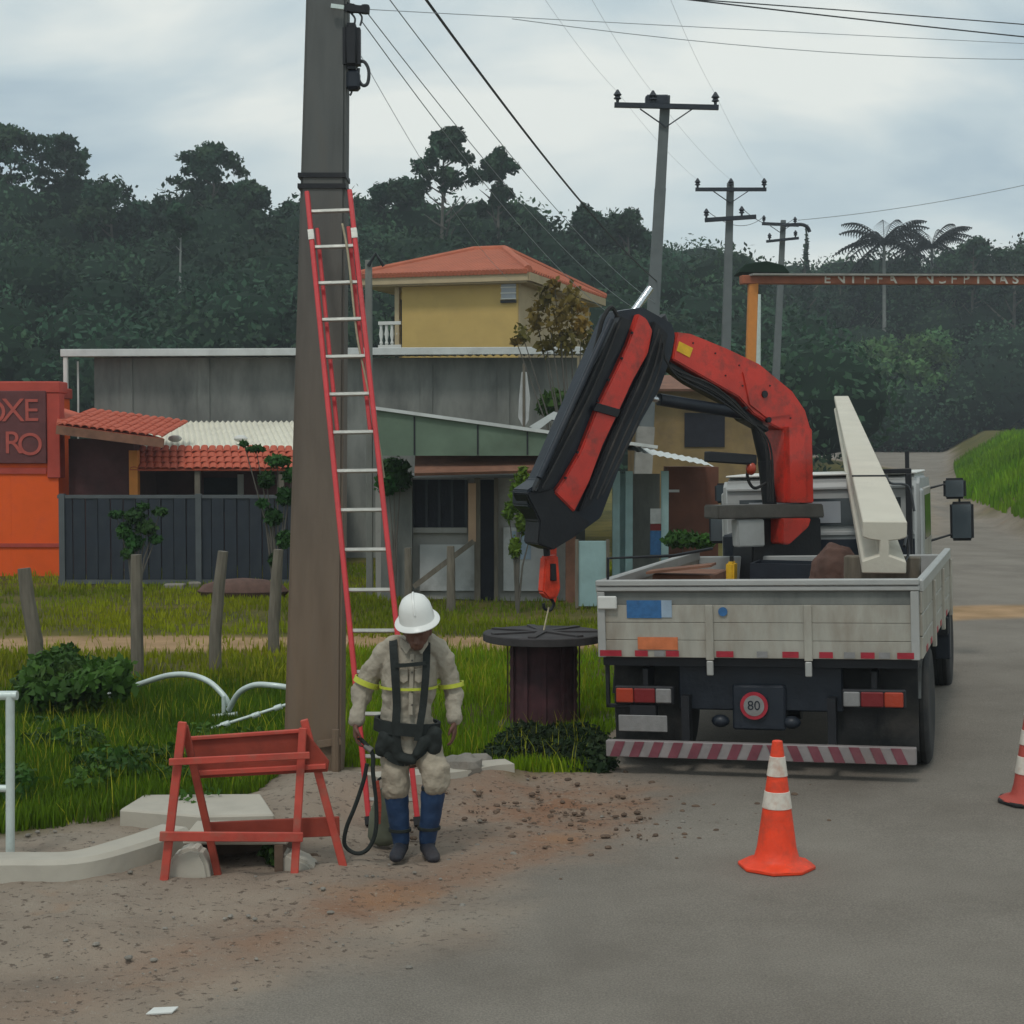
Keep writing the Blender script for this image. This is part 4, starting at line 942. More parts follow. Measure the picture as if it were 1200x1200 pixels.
# ------------------------------------------------------------------ buildings
def corrug(b, a, c, dn, n, amp, sag=0):
    """corrugated sheet from line a->c going down/forward by dn"""
    a = Vector(a); c = Vector(c); dn = Vector(dn); up = (c-a).cross(dn).normalized(); up = up if up.z > 0 else -up
    m = n*4; o = len(b.v)
    for i in range(m+1):
        t = i/m; h = up*(amp*math.sin(t*n*2*math.pi))
        for k in range(3): b.v.append(tuple(a.lerp(c, t)+dn*(k/2)+h+up*(-sag*4*(k/2)*(1-k/2))))
    for i in range(m):
        for k in range(2): q = o+i*3+k; b.f.append((q, q+3, q+4, q+1))
    return b
TILE = None
def tile_mesh():
    b = MB(); n = 6; o = 0
    for j, (y, k) in enumerate(((0, 1.0), (.42, .86))):
        for i in range(n+1):
            t = math.pi*i/n; b.v.append((.077*k*math.cos(t), y*.72, .045*k*math.sin(t)))
        for i in range(n+1):
            t = math.pi*i/n; b.v.append((.066*k*math.cos(t), y*.72, .037*k*math.sin(t)-.003))
    r = n+1
    for i in range(n): b.f += [(i, i+1, 2*r+i+1, 2*r+i), (i, r+i, r+i+1, i+1)]
    me = b.build('roof_tile', 'tile'); d = me.data; bpy.data.objects.remove(me); return d
def tile_roof(parent, a, c, dn, name='roof_tile', step=.15, row=.25, seed=1, m=None):
    """a->c eave line (front), dn vector from eave up to ridge; every tile its own part"""
    global TILE
    if TILE is None: TILE = tile_mesh()
    me = TILE
    a = Vector(a); c = Vector(c); up = Vector(dn); ex = (c-a).normalized(); ey = up.normalized(); ez = ex.cross(ey).normalized(); rs = random.Random(seed)
    nc = int((c-a).length/step); nrw = max(1, round(up.length/row))
    for r_ in range(nrw):
        for i in range(nc):
            p = a+ex*(step*(i+.5)+rs.uniform(-.008, .008))+ey*(r_*row+rs.uniform(-.015, .015))+ez*(.02+rs.uniform(0, .01))
            o = bpy.data.objects.new(name, me); COL.objects.link(o); o.parent = parent
            k = Matrix((ex, ey, ez)).transposed().to_4x4(); k.translation = p; o.matrix_basis = k @ Matrix.Rotation(rs.uniform(-.03, .03), 4, 'Z') @ Matrix.Rotation(-.06, 4, 'X')
    q = MB(); q.prism([a, c, c+up, a+up], ez, .03); return q
# --- orange shop with the sign
Yo = 31.0; x1 = P(69, 600, Yo).x; x0 = x1-5.2; zt = P(30, 447, Yo).z
root = thing('orange_building', 'bright orange shop building with a maroon sign at the left edge', 'building', (x1, Yo, 0))
b = MB(); b.span((x0-x1, 0, -.3), (-.9, 4.2, zt-.22)); b.span((-.898, .0, -.3), (0, .45, zt-.22)); b.build('wall', 'orangewall', root)
b = MB(); b.span((x0-x1-.05, -.06, zt-.22), (.06, .5, zt)); b.span((x0-x1-.05, .502, zt-.22), (-.85, 4.25, zt)); b.build('parapet_cap', 'redtrim', root, bevel=.02)
b = MB(); b.span((-.20, -.045, P(60, 560, Yo).z), (.045, .3, zt-.223)); b.build('corner_pilaster', 'redtrim', root, bevel=.01)
b = MB(); b.span((x0-x1, -.03, P(0, 552, Yo).z-.05), (-.22, .0, P(0, 548, Yo).z)); b.span((x0-x1, -.03, .55), (0, -.002, .62)); b.build('string_course', 'redtrim', root)
sl = P(-45, 458, Yo-.05); sr = P(55, 543, Yo-.05)
b = MB(); b.span((sl.x-x1, -.09, sr.z), (sr.x-x1, -.005, sl.z)); b.build('sign_board', 'signmaroon', root, bevel=.01)
for ch, px, py, sz in (('X', 15, 482, .62), ('E', 36, 482, .6), ('O', -8, 484, .6), ('R', 15, 520, .6), ('O', 35, 522, .6)):
    q = P(px, py, Yo-.12); text('letter', ch, 'lettering', root, (q.x-x1, -.095, q.z), sz, extrude=.012)
# --- red-roofed lean-to beside it
Yr_ = 30.2
root = thing('tiled_annex', 'dark maroon annex with sloping red tiled roof beside the orange shop', 'building', (P(70, 600, 30.9).x, 30.9, 0))
o_ = Vector(root.location); zl = lambda py, Y: P(0, py, Y).z
wx = P(150, 600, 30.9).x-o_.x
b = MB(); b.span((.03, .55, -.3), (wx, 3.6, zl(514, 30.9))); b.build('wall', 'maroon', root)
b = MB(); b.span((wx-.02, .2, -.3), (wx+.14, .4, zl(528, 30.9))); b.build('orange_pillar', 'postorange', root)
a = P(66, 499, Yr_)-o_; c = P(192, 515, Yr_)-o_
def slab_roof(parent, pts, up, name, m, th=.05):
    q = MB(); a, c = Vector(pts[0]), Vector(pts[1]); up = Vector(up); n = (c-a).cross(up).normalized(); q.prism([a, c, c+up, a+up], n, th); return q.build(name, m, parent)
ra, rc = P(66, 480, 31.9)-o_, P(150, 502, 32.2)-o_
q = MB(); q.prism([a, c, P(165, 507, 32.4)-o_, P(70, 478, 32.4)-o_], (0, -.3, 1), .04); q.build('roof_deck', 'tile', root)
q = MB(); q.beam(a+Vector((0, 0, -.07)), c+Vector((0, 0, -.07)), .04, .16, (0, 0, 1)); q.build('fascia_board', 'rust', root)
if TILE is None: TILE = tile_mesh()
ex = (c-a).normalized(); upv = ((P(70, 478, 32.4)-o_)-a); ey = (upv-ex*upv.dot(ex)).normalized(); ez = ex.cross(ey).normalized(); rs = random.Random(4)
for r_ in range(int(upv.length/.25)):
    for i in range(int((c-a).length/.15)):
        p = a+ex*(.15*(i+.5))+ey*(.25*r_+rs.uniform(-.01, .01))+ez*(.03+rs.uniform(0, .012))
        o = bpy.data.objects.new('roof_tile', TILE); COL.objects.link(o); o.parent = root; k = Matrix((ex, ey, ez)).transposed().to_4x4(); k.translation = p; o.matrix_basis = k
# --- low house with cream roof and tile awning behind the gate
Yc = 32.0
root = thing('low_house', 'low house with cream sheet roof over a red tile awning behind the gate', 'house', (P(150, 600, Yc).x, Yc, 0)); o_ = Vector(root.location)
xr_ = P(372, 600, Yc).x-o_.x
b = MB(); b.span((0, 1.4, -.3), (xr_, 4.5, zl(528, Yc))); b.build('wall', 'maroon', root)
b = MB(); corrug(b, P(140, 526, Yc)-o_, P(372, 526, Yc)-o_, (P(150, 494, 35.0)-P(150, 526, Yc)), 34, .025); b.build('cream_roof', 'cream', root)
a = P(152, 551, Yc-.9)-o_; c = P(360, 551, Yc-.9)-o_; upv = P(152, 528, Yc-.1)-P(152, 551, Yc-.9)
tile_roof(root, a, c, upv, seed=2).build('awning_deck', 'tile', root)
for px in (158, 232, 330):
    q = P(px, 600, Yc-.8); b = MB(); b.span((q.x-o_.x-.05, -.85, -.3), (q.x-o_.x+.05, -.75, zl(551, Yc-.8))); b.build('awning_post', 'wood', root)
q0, q1 = P(238, 560, Yc+1.3), P(278, 600, Yc+1.3); b = MB(); b.span((q0.x-o_.x, 1.36, q1.z), (q1.x-o_.x, 1.42, q0.z)); b.build('window', 'dark', root)
q0, q1 = P(278, 556, Yc+1.3), P(285, 600, Yc+1.3); b = MB(); b.span((q0.x-o_.x, 1.33, q1.z), (q1.x-o_.x, 1.41, q0.z)); b.build('window_frame', 'dirtywhite', root)
for px in (205, 282):
    q = P(px, 517, Yc+.35); b = MB(); b.ball(q-o_+Vector((0, 0, .05)), (.14, .1, .07), 8, 6); b.build('roof_vent', 'white', root, smooth=True)
# --- dark gate / fence
Yg = 29.0
gx = [P(px, 600, Yg).x for px in (71, 232, 312, 352)]
root = thing('sheet_fence', 'dark sheet metal fence and gate between the orange shop and the pole', 'fence', (gx[0], Yg, 0))
zt = zl(582, Yg)
n_ = 19; W = gx[3]-gx[0]
pm = None
for i in range(n_):
    xa = W*i/n_
    if pm is None:
        b = MB(); b.span((0, -.02, .10), (W/n_-.012, .02, zt-.03)); pm = b.build('panel', 'gate', root, bevel=.006)
    else: pm2 = link_copy(pm, root); pm2.location = (xa, .012*((i*7) % 3-1), 0)
b = MB(); b.span((-.05, -.035, zt-.03), (W, .035, zt+.03)); b.build('top_rail', 'gatetop', root)
b = MB(); b.span((-.05, -.03, .02), (W, .03, .10)); b.build('bottom_rail', 'gatetop', root)
for px in (73, 233, 350):
    x = P(px, 600, Yg).x-gx[0]; b = MB(); b.span((x-.05, -.06, -.2), (x+.05, .06, zt+.05)); b.build('post', 'gatetop', root)
for i, (px, py, w) in enumerate([(205, 690, .35), (250, 696, .3), (228, 688, .2)]):
    q = on(px, py); b = MB(); b.box((0, 0, .04), (w, .25, .10), Matrix.Rotation(.2*i, 3, 'Z')); o = b.build('rubble_block', 'stone', bevel=.02); o.location = q; tag(o, ['wide', 'right-hand', 'smallest'][i]+' pale rubble block lying at the foot of the dark fence', 'rubble')
q = on(285, 700); b = MB(); b.ball((0, 0, .1), (.75, .3, .22), 10, 6); o = b.build('earth_heap', 'cloth', smooth=True); o.location = q; tag(o, 'brown earth heap at the foot of the dark fence', 'earth heap')
# --- long grey rendered building
Yb = 36.0; xa, xb = P(112, 600, Yb).x, P(676, 600, Yb).x
root = thing('rendered_building', 'long grey rendered building with pale metal roof edge behind the shops', 'building', (xa, Yb, 0)); zt = zl(419, Yb)
b = MB(); b.span((0, 0, -.3), (xb-xa, 5, zt)); b.build('wall', 'wallgrey', root)
for i, px in enumerate((150, 240, 352, 500, 590)):
    x = P(px, 600, Yb).x-xa; b = MB(); b.span((x-.13, -.03, -.3), (x+.13, .1, zt-.005)); b.build('wall_pilaster', 'wallgrey', root)
b = MB(); corrug(b, (P(80, 600, Yb).x-xa, -.45, zl(418, Yb)), (P(698, 600, Yb).x-xa, -.45, zl(415, Yb)), (0, 4.8, .22), 62, .03); b.build('metal_roof', 'sheet', root)
b = MB(); b.beam((P(80, 600, Yb).x-xa, -.47, zl(415, Yb)), (P(698, 600, Yb).x-xa, -.47, zl(412, Yb)), .06, .16, (0, 0, 1)); b.build('gutter', 'sheet', root, bevel=.01)
x = P(85, 600, Yb).x-xa; b = MB(); b.tube([(x, -.42, zl(420, Yb)), (x, -.42, -.1)], .055, 8); b.build('downpipe', 'white', root)
x = P(96, 600, Yb).x-xa; b = MB(); b.tube([(x, -.2, zl(424, Yb)), (x, -.2, zl(470, Yb)), (x-.06, -.2, -.1)], .022, 8); b.build('thin_pipe', 'white', root)
# --- yellow two-storey house
hc = P(607, 400, 44); root = thing('yellow_house', 'two-storey yellow house with orange hipped tile roof behind the grey building', 'house', (hc.x, 44, 0), R(-17))
ze = zl(321, 44); Wd, Dp = 4.0, 7.6
b = MB(); b.span((-3.30, 0, -.3), (0, Dp, ze)); b.span((-Wd, 1.6, -.3), (-3.32, Dp, ze)); b.build('wall', 'yellowwall', root)
b = MB(); b.span((.004, .03, -.3), (.03, Dp-.02, ze-.01)); b.build('side_wall', 'palewall', root)
# balcony
zb = zl(403, 45)
b = MB(); b.span((-Wd, 0, zb-.18), (-3.33, 1.58, zb-.02)); b.build('balcony_slab', 'white', root)
for i in range(4):
    x = -Wd+.06+i*.16; b = MB(); b.lathe([(.03, 0), (.055, .05), (.03, .12), (.065, .3), (.04, .45), (.05, .55)], (x, .08, zb-.02), 8); b.build('baluster', 'white', root, smooth=True)
b = MB(); b.span((-Wd, .01, zb+.53), (-3.34, .15, zb+.62)); b.build('balcony_rail', 'white', root)
b = MB(); b.span((-3.52, .02, zb-.02), (-3.40, .16, ze)); b.build('balcony_pillar', 'palewall', root)
b = MB(); b.span((-3.98, 1.55, zb), (-3.5, 1.595, ze-.45)); b.build('balcony_door', 'dark', root); b = MB(); b.span((-3.48, 1.5, zb), (-3.40, 1.595, ze-.4)); b.build('door_frame', 'white', root)
q = P(596, 341, 44); b = MB(); b.span((-.46, -.03, q.z-.22), (-.05, -.004, q.z+.24)); w_ = b.build('window', 'paleglass', root)
for z in (-.2, -.05, .1, .23): b = MB(); b.span((-.47, -.06, q.z+z-.015), (-.04, -.032, q.z+z+.015)); b.build('window_bar', 'white', w_)
b = MB(); b.span((-.47, -.08, q.z-.31), (-.04, -.004, q.z-.24)); b.build('window_sill', 'black', w_)
ov = .4; E = [(-Wd-ov, -ov, ze+.02), (ov, -ov, ze+.02), (ov, Dp+ov, ze+.02), (-Wd-ov, Dp+ov, ze+.02)]
hr = ze+1.08; Rg = [(-3.6, Dp/2-.2, hr), (-1.9, Dp/2-.2, hr)]
Rg = [(-2.5, Dp/2, hr), (-1.55, Dp/2, hr)]
b = MB(); b.add([*E, *Rg], [(0, 1, 5, 4), (1, 2, 5), (2, 3, 4, 5), (3, 0, 4)]); b.build('roof_deck', 'tilefar', root)
b = MB()
def stripes(b, A, B, C, D, n):       # tile rows running from eave AB to top DC
    A, B, C, D = map(Vector, (A, B, C, D)); nn = (B-A).cross(D-A).normalized(); nn = nn if nn.z > 0 else -nn
    for i in range(n):
        t = (i+.5)/n; p = A.lerp(B, t)
        # clip against hips: straight up-slope direction from the eave
        u = (D+C)/2-(A+B)/2; u = u-(B-A).normalized()*u.dot((B-A).normalized()); l = 1.0
        x = (p-A).length; Lx = (B-A).length; dl_ = (D-A).dot((B-A).normalized()); dr_ = Lx-(C-A).dot((B-A).normalized())
        if x < dl_: l = x/dl_
        if Lx-x < dr_: l = min(l, (Lx-x)/dr_)
        b.tube([p+nn*.02-u*.02, p+u*l+nn*.02], .075, 6)
stripes(b, E[0], E[1], Rg[1], Rg[0], 42); stripes(b, E[1], E[2], Rg[1], Rg[1], 36); stripes(b, E[3], E[0], Rg[0], Rg[0], 36)
tag(b.build('tile_rows', 'tilefar', root, smooth=True), kind='stuff')
for p, q in ((E[1], Rg[1]), (E[0], Rg[0]), (Rg[0], Rg[1]), (E[2], Rg[1])):
    b = MB(); b.tube([Vector(p)+Vector((0, 0, .06)), Vector(q)+Vector((0, 0, .06))], .11, 8); b.build('ridge_tile', 'tilefar', root, smooth=True)
b = MB(); b.beam(Vector(E[0])+Vector((0, 0, -.13)), Vector(E[1])+Vector((0, 0, -.13)), .05, .22); b.beam(Vector(E[1])+Vector((.02, .03, -.13)), Vector(E[2])+Vector((.02, 0, -.13)), .05, .22); b.build('eave_fascia', 'palewall', root)
b = MB(); b.span((-Wd-ov+.06, -ov+.06, ze-.26), (ov-.06, Dp+ov-.06, ze-.22)); b.build('eave_soffit', 'palewall', root)
# --- green-fronted shop
Ys = 26.5; xa, xb = P(440, 600, Ys).x, P(668, 600, Ys).x
root = thing('green_shop', 'low shop with sloping green fascia, dark window and rusty awning', 'shop', (xa, Ys, 0)); sx = lambda px, Y=Ys: P(px, 600, Y).x-xa; sz = lambda py, Y=Ys: P(600, py, Y).z
b = MB(); b.span((0, 0, -.3), (xb-xa, 4, sz(560))); b.build('wall', 'shopwall', root)
q = MB(); q.prism([(sx(442, 25.4), -1.1, sz(534, 25.4)), (sx(664, 25.4), -1.1, sz(534, 25.4)), (sx(664, 25.4), -1.1, sz(512, 25.4)), (sx(442, 25.4), -1.1, sz(480, 25.4))], (0, 1, 0), .05); q.build('green_fascia', 'greenboard', root)
for px in (486, 560, 618): q = MB(); t = (px-442)/(222); q.span((sx(px, 25.4)-.012, -1.14, sz(533, 25.4)), (sx(px, 25.4)+.012, -1.12, sz(482+30*t, 25.4))); q.build('fascia_joint', 'black', root)
q = MB(); q.beam((sx(438, 25.4), -1.12, sz(478, 25.4)), (sx(770, 25.4), -1.12, sz(524, 25.4)), .12, .05); q.build('roof_edge', 'sheet', root)
q = MB(); corrug(q, (sx(438, 25.4), -1.1, sz(479, 25.4)), (sx(770, 25.4), -1.1, sz(525, 25.4)), (0, 5, .05), 24, .02); q.build('sheet_roof', 'wallgrey', root)
q = MB(); q.prism([(sx(486, 25.2), -1.35, sz(556, 25.2)), (sx(660, 25.2), -1.35, sz(552, 25.2)), (sx(660, 26), -.3, sz(532, 26)), (sx(486, 26), -.3, sz(532, 26))], (0, -.6, 1), .05); q.build('rusty_awning', 'rust', root)
q = MB(); q.span((sx(484), -.03, sz(618)), (sx(546), .01, sz(562))); w_ = q.build('window', 'dark', root)
for px in (484, 500, 515, 530, 546): q = MB(); q.span((sx(px)-.02, -.07, sz(618)), (sx(px)+.02, -.035, sz(562))); q.build('window_bar', 'navy', w_)
q = MB(); q.span((sx(482), -.1, sz(624)), (sx(548), -.005, sz(618))); q.build('sill', 'shopwall', w_)
q = MB(); q.span((sx(549), -.16, sz(634)), (sx(558), -.02, sz(566))); q.build('orange_jamb', 'pinkpost', root)
q = MB(); q.span((sx(492), -.05, sz(692)), (sx(557), -.02, sz(638))); q.build('white_dado', 'dirtywhite', root)
q = MB(); q.span((sx(561), -.05, -.1), (sx(580), -.02, sz(562))); q.build('door', 'dark', root)
q = MB(); q.span((sx(556), -.14, -.1), (sx(563), -.04, sz(560))); q.span((sx(579), -.14, -.1), (sx(584), -.04, sz(560))); q.build('door_frame', 'wood', root)
q = MB(); q.span((sx(590), -.07, sz(692)), (sx(640), -.03, sz(618))); q.build('poster', 'dirtywhite', root)
q = MB(); q.span((sx(600), -.09, sz(655)), (sx(622), -.075, sz(622))); q.build('blue_poster', 'paleblue', root)
q = MB(); q.span((sx(448), -.3, -.2), (sx(484), .0, sz(560))); q.build('corner_wall', 'wallgrey', root)
q = MB(); q.beam((sx(487), -.6, sz(684)), (sx(556), -.5, sz(632)), .08, .08, (0, 1, 0)); q.build('diagonal_prop', 'wood', root)
for px, w, m in ((648, .10, 'hookred'), (668, .16, 'rust')): q = MB(); q.span((sx(px)-w/2, -.35, -.1), (sx(px)+w/2, -.25, sz(560))); q.build('awning_post', m, root)
# stump, aqua panels, shelter, kiosk
p = on(588, 697); b = MB(); b.lathe([(.24, -.05), (.20, .1), (.17, .35), (.19, .48), (.15, .50)], seg=12); o = b.build('tree_stump', 'bark', smooth=True); o.location = p; tag(o, 'dark round stump in front of the shop door', 'stump')
Ya = 25.0; p = P(694, 700, Ya); root = thing('aqua_panel', 'pale aqua sheet panel standing on the grass left of the truck', 'panel', (p.x, Ya, 0))
b = MB(); w = 20/F*Ya; b.span((-w, 0, .02), (w, .04, P(0, 634, Ya).z)); b.build('sheet', 'aqua', root, bevel=.005); b = MB(); b.span((-w, -.03, 0), (-w+.05, -.004, P(0, 632, Ya).z)); b.span((w-.05, -.03, 0), (w, -.004, P(0, 632, Ya).z)); b.build('frame', 'wood', root)
Yk = 27; p = P(750, 680, Yk); root = thing('roadside_kiosk', 'aqua-framed roadside kiosk with sloping tin roof behind the crane', 'kiosk', (p.x, Yk, gz(p.x, Yk)))
kx = lambda px: P(px, 600, Yk).x-p.x; kz = lambda py: P(600, py, Yk).z-gz(p.x, Yk)
for px in (722, 737, 779): b = MB(); b.span((kx(px)-.06, -.04, -.1), (kx(px)+.06, .08, kz(552))); b.build('post', 'aqua', root)
b = MB(); b.span((kx(724), .1, -.1), (kx(740), .16, kz(555))); b.build('side_panel', 'aqua', root)
b = MB(); b.span((kx(741), .6, -.1), (kx(777), .66, kz(556))); b.build('back_panel', 'wallgrey', root)
b = MB(); b.span((kx(762), -.02, kz(650)), (kx(776), .02, kz(622))); b.build('blue_sign', 'blue', root); b = MB(); b.span((kx(762), -.02, kz(621.5)), (kx(776), .02, kz(614))); b.build('red_stripe', 'lampred', root)
b = MB(); b.span((kx(762), -.02, kz(613.5)), (kx(776), .02, kz(596))); b.build('white_sign', 'dirtywhite', root)
b = MB(); corrug(b, (kx(712), -.5, kz(523)), (kx(832), -.5, kz(546)), (0, 1.8, .1), 14, .010); b.build('tin_roof', 'sheet', root)
b = MB(); b.span((kx(788), .9, -.2), (kx(850), 1.6, kz(548))); b.build('brown_wall', 'brownwall', root)
b = MB(); b.span((kx(786), .55, kz(578)), (kx(800), .6, kz(575))); b.build('shelf', 'dirtywhite', root)
# tan house farther back
Yt = 41; xa = P(752, 600, Yt).x; xb = P(905, 600, Yt).x; root = thing('tan_house', 'tan earthen-coloured house glimpsed under the crane boom', 'house', (xa, Yt, gz(xa, Yt)-.1))
b = MB(); b.span((0, 0, -.3), (xb-xa, 5, P(0, 452, Yt).z)); b.build('wall', 'tanwall', root)
b = MB(); b.prism([(-.2, y, z) for y, z in ((-.4, P(0, 455, Yt).z), (-.4, P(0, 452, Yt).z), (2.5, P(0, 424, Yt).z), (5.4, P(0, 452, Yt).z))], (1, 0, 0), .1); b.v = [(v[0]*1, v[1], v[2]) for v in b.v]
b = MB(); b.prism([(-.3, -.4, P(0, 454, Yt).z), (xb-xa+.3, -.4, P(0, 454, Yt).z), (xb-xa+.3, 2.6, P(0, 432, Yt).z), (-.3, 2.6, P(0, 432, Yt).z)], (0, -.4, 1), .06); b.build('roof', 'rust', root)
b = MB(); b.span((xb-xa-2.2, -.03, P(0, 520, Yt).z), (xb-xa-1.2, -.003, P(0, 480, Yt).z)); b.build('window', 'dark', root)
# hanging cloth and tin lean-to roof near the wall end
q = P(614, 436, 34.5); b = MB(); b.add([(-.05, 0, 0), (.06, .02, 0), (.13, 0, -.55), (.1, .05, -1.0), (.0, .0, -1.18), (-.12, .03, -.95), (-.10, .05, -.5)], [(0, 1, 2, 3, 4, 5, 6)]); bm_ = MB(); bm_.prism([Vector(v) for v in b.v], (0, 1, 0), .03); o = bm_.build('hanging_cloth', 'dirtywhite', bevel=.008); o.location = q; tag(o, 'pale ragged cloth hanging in front of the grey wall', 'cloth')
q = P(614, 440, 34.5); b = MB(); b.tube([(0, 0, -q.z), (0, 0, .25)], .03, 6); o = b.build('washing_pole', 'wood'); o.location = q; tag(o, 'thin pole holding the pale ragged cloth', 'pole')
Yl = 29; root = thing('lean_to', 'small lean-to with a pale bent tin sheet beside the black boom', 'shed', (P(645, 600, Yl).x, Yl, 0)); o_ = Vector(root.location)
b = MB(); b.prism([P(*a, Yl)-o_ for a in [(620, 500), (648, 483), (664, 488), (672, 505), (664, 500), (646, 492), (628, 506)]], (0, 1, 0), 1.2); b.build('tin_sheet', 'sheet', root)
b = MB(); b.span((-.35, -.3, -.1), (.6, .3, P(0, 508, Yl).z)); b.build('wall', 'wallgrey', root)
# ------------------------------------------------------------------ the crane truck
TYAW, TROLL = R(-17.8), R(-1.7)
TLOC = Vector((1.836, 12.2, gz(1.836, 13.5)+.005))
truck = thing('crane_truck', 'white flatbed crane truck seen from behind with red loader crane and striped bumper', 'truck', TLOC)
truck.rotation_euler = (0, TROLL, TYAW)
TM = Matrix.Translation(TLOC) @ truck.rotation_euler.to_matrix().to_4x4(); TI = TM.inverted()
def tb(name, m, *spans, bevel=0.0, parent=None, smooth=False, label=None, segs=1):
    b = MB()
    for a, c in spans: b.span(a, c)
    o = b.build(name, m, parent or truck, bevel=bevel, smooth=smooth, segs=segs)
    if label: o['label'] = label
    return o
BW, ZB, ZT, BL = 1.20, .90, 1.49, 3.85
# bed
tb('bed_floor', 'rust', ((-BW+.03, .06, ZB+.02), (BW-.03, BL, ZB+.09)))
tb('bed_frame', 'black', ((-BW+.02, .05, ZB-.07), (BW-.02, .17, ZB+.015)), ((-BW+.02, 1.6, ZB-.07), (BW-.02, 1.72, ZB+.015)), ((-BW+.02, 3.1, ZB-.07), (BW-.02, 3.22, ZB+.015)), ((-BW+.02, .175, ZB-.07), (-BW+.1, 3.8, ZB+.015)), ((BW-.1, .175, ZB-.07), (BW-.02, 3.8, ZB+.015)))
# tailgate: three boards, upper board coloured dark as the shadow under the rail, top profile
tg = part_empty('tailgate', truck)
nb = 3; hh = (1.30-ZB)/nb
for i in range(nb): tb('board', 'truckwhite', ((-BW, 0, ZB+i*hh), (BW, .035, ZB+(i+1)*hh-.003)), bevel=.003, parent=tg)
tb('shadow_board', 'wallgrey', ((-BW, .012, 1.300), (BW, .035, 1.405)), parent=tg, label='upper board coloured dull grey green as the shadow under the top rail')
tb('top_profile', 'alu', ((-BW-.005, -.025, 1.405), (BW+.005, .05, 1.440)), ((-BW-.005, -.035, 1.446), (BW+.005, .055, ZT)), bevel=.006, parent=tg)
for x in (-.335, .40): tb('hinge_stake', 'truckwhite', ((x-.03, -.02, ZB-.015), (x+.03, -.001, 1.30)), bevel=.004, parent=tg)
for x in (-.335, .40): tb('hinge_tab', 'alu', ((x-.025, -.03, ZB-.13), (x+.025, -.005, ZB-.02)), bevel=.006, parent=tg)
for x in (-1.17, 1.17): tb('corner_stake', 'alu', ((x-.03, -.022, ZB), (x+.03, -.001, 1.40)), bevel=.004, parent=tg)
tb('latch', 'white', ((-1.19, -.045, 1.27), (-1.04, -.024, 1.37)), bevel=.008, parent=tg)
for x, w in ((-1.10, .17), (-.86, .10), (-.62, .10), (-.22, .13), (.27, .12), (.53, .10), (.83, .10), (1.10, .12)):
    tb('red_reflector', 'reflred', ((x-w/2, -.026, ZB+.01), (x+w/2, -.0225, ZB+.055)), parent=tg)
for x in (-.72, .06, .70, .95): tb('white_reflector', 'lenswhite', ((x-.04, -.026, ZB+.01), (x+.04, -.0225, ZB+.055)), parent=tg)
tb('blue_sticker', 'blue', ((-.97, -.008, 1.20), (-.70, -.002, 1.335)), parent=tg); tb('grey_sticker', 'paleblue', ((-.70, -.007, 1.205), (-.62, -.002, 1.335)), parent=tg)
tb('orange_sticker', 'orangepaper', ((-.89, -.009, .96), (-.58, -.002, 1.055)), parent=tg)
b = MB(); b.lathe([(.035, 0), (.035, .006)], (0, 0, 0), 14, axis='z'); o = b.build('blue_badge', 'blue', tg); o.location = (-.23, -.008, 1.25); o.rotation_euler = (R(90), 0, 0)
0 and text('number', '0 2', 'bluefaint', tg, (.50, -.007, 1.23), .06, sx=1.4)
0 and text('number', '54', 'bluefaint', tg, (.80, -.007, 1.25), .06, sx=2.0)
# side boards
for s, nm in ((-1, 'left'), (1, 'right')):
    sb = part_empty('side_board', truck)
    for i in range(3): tb('board', 'truckwhite', ((s*BW-.018, .06, ZB+i*.165), (s*BW+.018, BL, ZB+(i+1)*.165-.006)), bevel=.005, parent=sb)
    tb('top_profile', 'alu', ((s*BW-.03, .06, 1.385), (s*BW+.03, BL, ZT-.01)), bevel=.01, parent=sb)
    for y in (1.30, 2.55, 3.80): tb('stake', 'truckwhite', ((s*(BW+.02)-.012, y-.04, ZB-.05), (s*(BW+.02)+.022, y+.04, 1.38)), bevel=.004, parent=sb)
    for y in (.5, 1.0, 1.8, 2.3, 3.2): tb('red_reflector', 'reflred', ((s*(BW+.018)-.003, y-.08, ZB+.01), (s*(BW+.018)+.004, y+.08, ZB+.055)), parent=sb)
tb('headboard', 'cabgrey', ((-BW, BL, ZB), (BW, BL+.04, 1.42)), bevel=.01)
# chassis
tb('chassis_rail', 'black', ((-.47, .25, .55), (-.39, 6.6, .78)), bevel=.004); tb('chassis_rail', 'black', ((.39, .25, .55), (.47, 6.6, .78)), bevel=.004)
tb('rear_crossmember', 'navy', ((-.62, .18, .48), (.62, .245, .82)), bevel=.01); tb('spacer_beam', 'black', ((-.49, .25, .785), (-.37, 3.9, ZB-.075)), ((.37, .25, .785), (.49, 3.9, ZB-.075)))
tb('tow_plate', 'navy', ((-.20, .12, .34), (.20, .175, .68)), bevel=.015)
for s in (-1, 1): tb('mud_flap', 'rubber', ((s*.86-.30, .30, .18), (s*.86+.30, .315, .84)), bevel=.003)
for s in (-1, 1): tb('bumper_arm', 'black', ((s*.55-.03, .06, .20), (s*.55+.03, .17, .60)))
tb('bumper', 'bumpwhite', ((-1.16, -.02, .135), (1.16, .05, .26)), bevel=.006)
bm_ = bpy.data.objects['bumper']
b = MB(); n = 15
for i in range(n):
    x = -1.13+2.26*i/n; 
    b.prism([(x, -.0235, .139), (x+.075, -.0235, .139), (x+.125, -.0235, .256), (x+.05, -.0235, .256)] if x < 0 else [(x+.05, -.0235, .139), (x+.125, -.0235, .139), (x+.075, -.0235, .256), (x, -.0235, .256)], (0, 1, 0), .005)
tag(b.build('red_stripes', 'bumpred', bm_), kind='stuff')
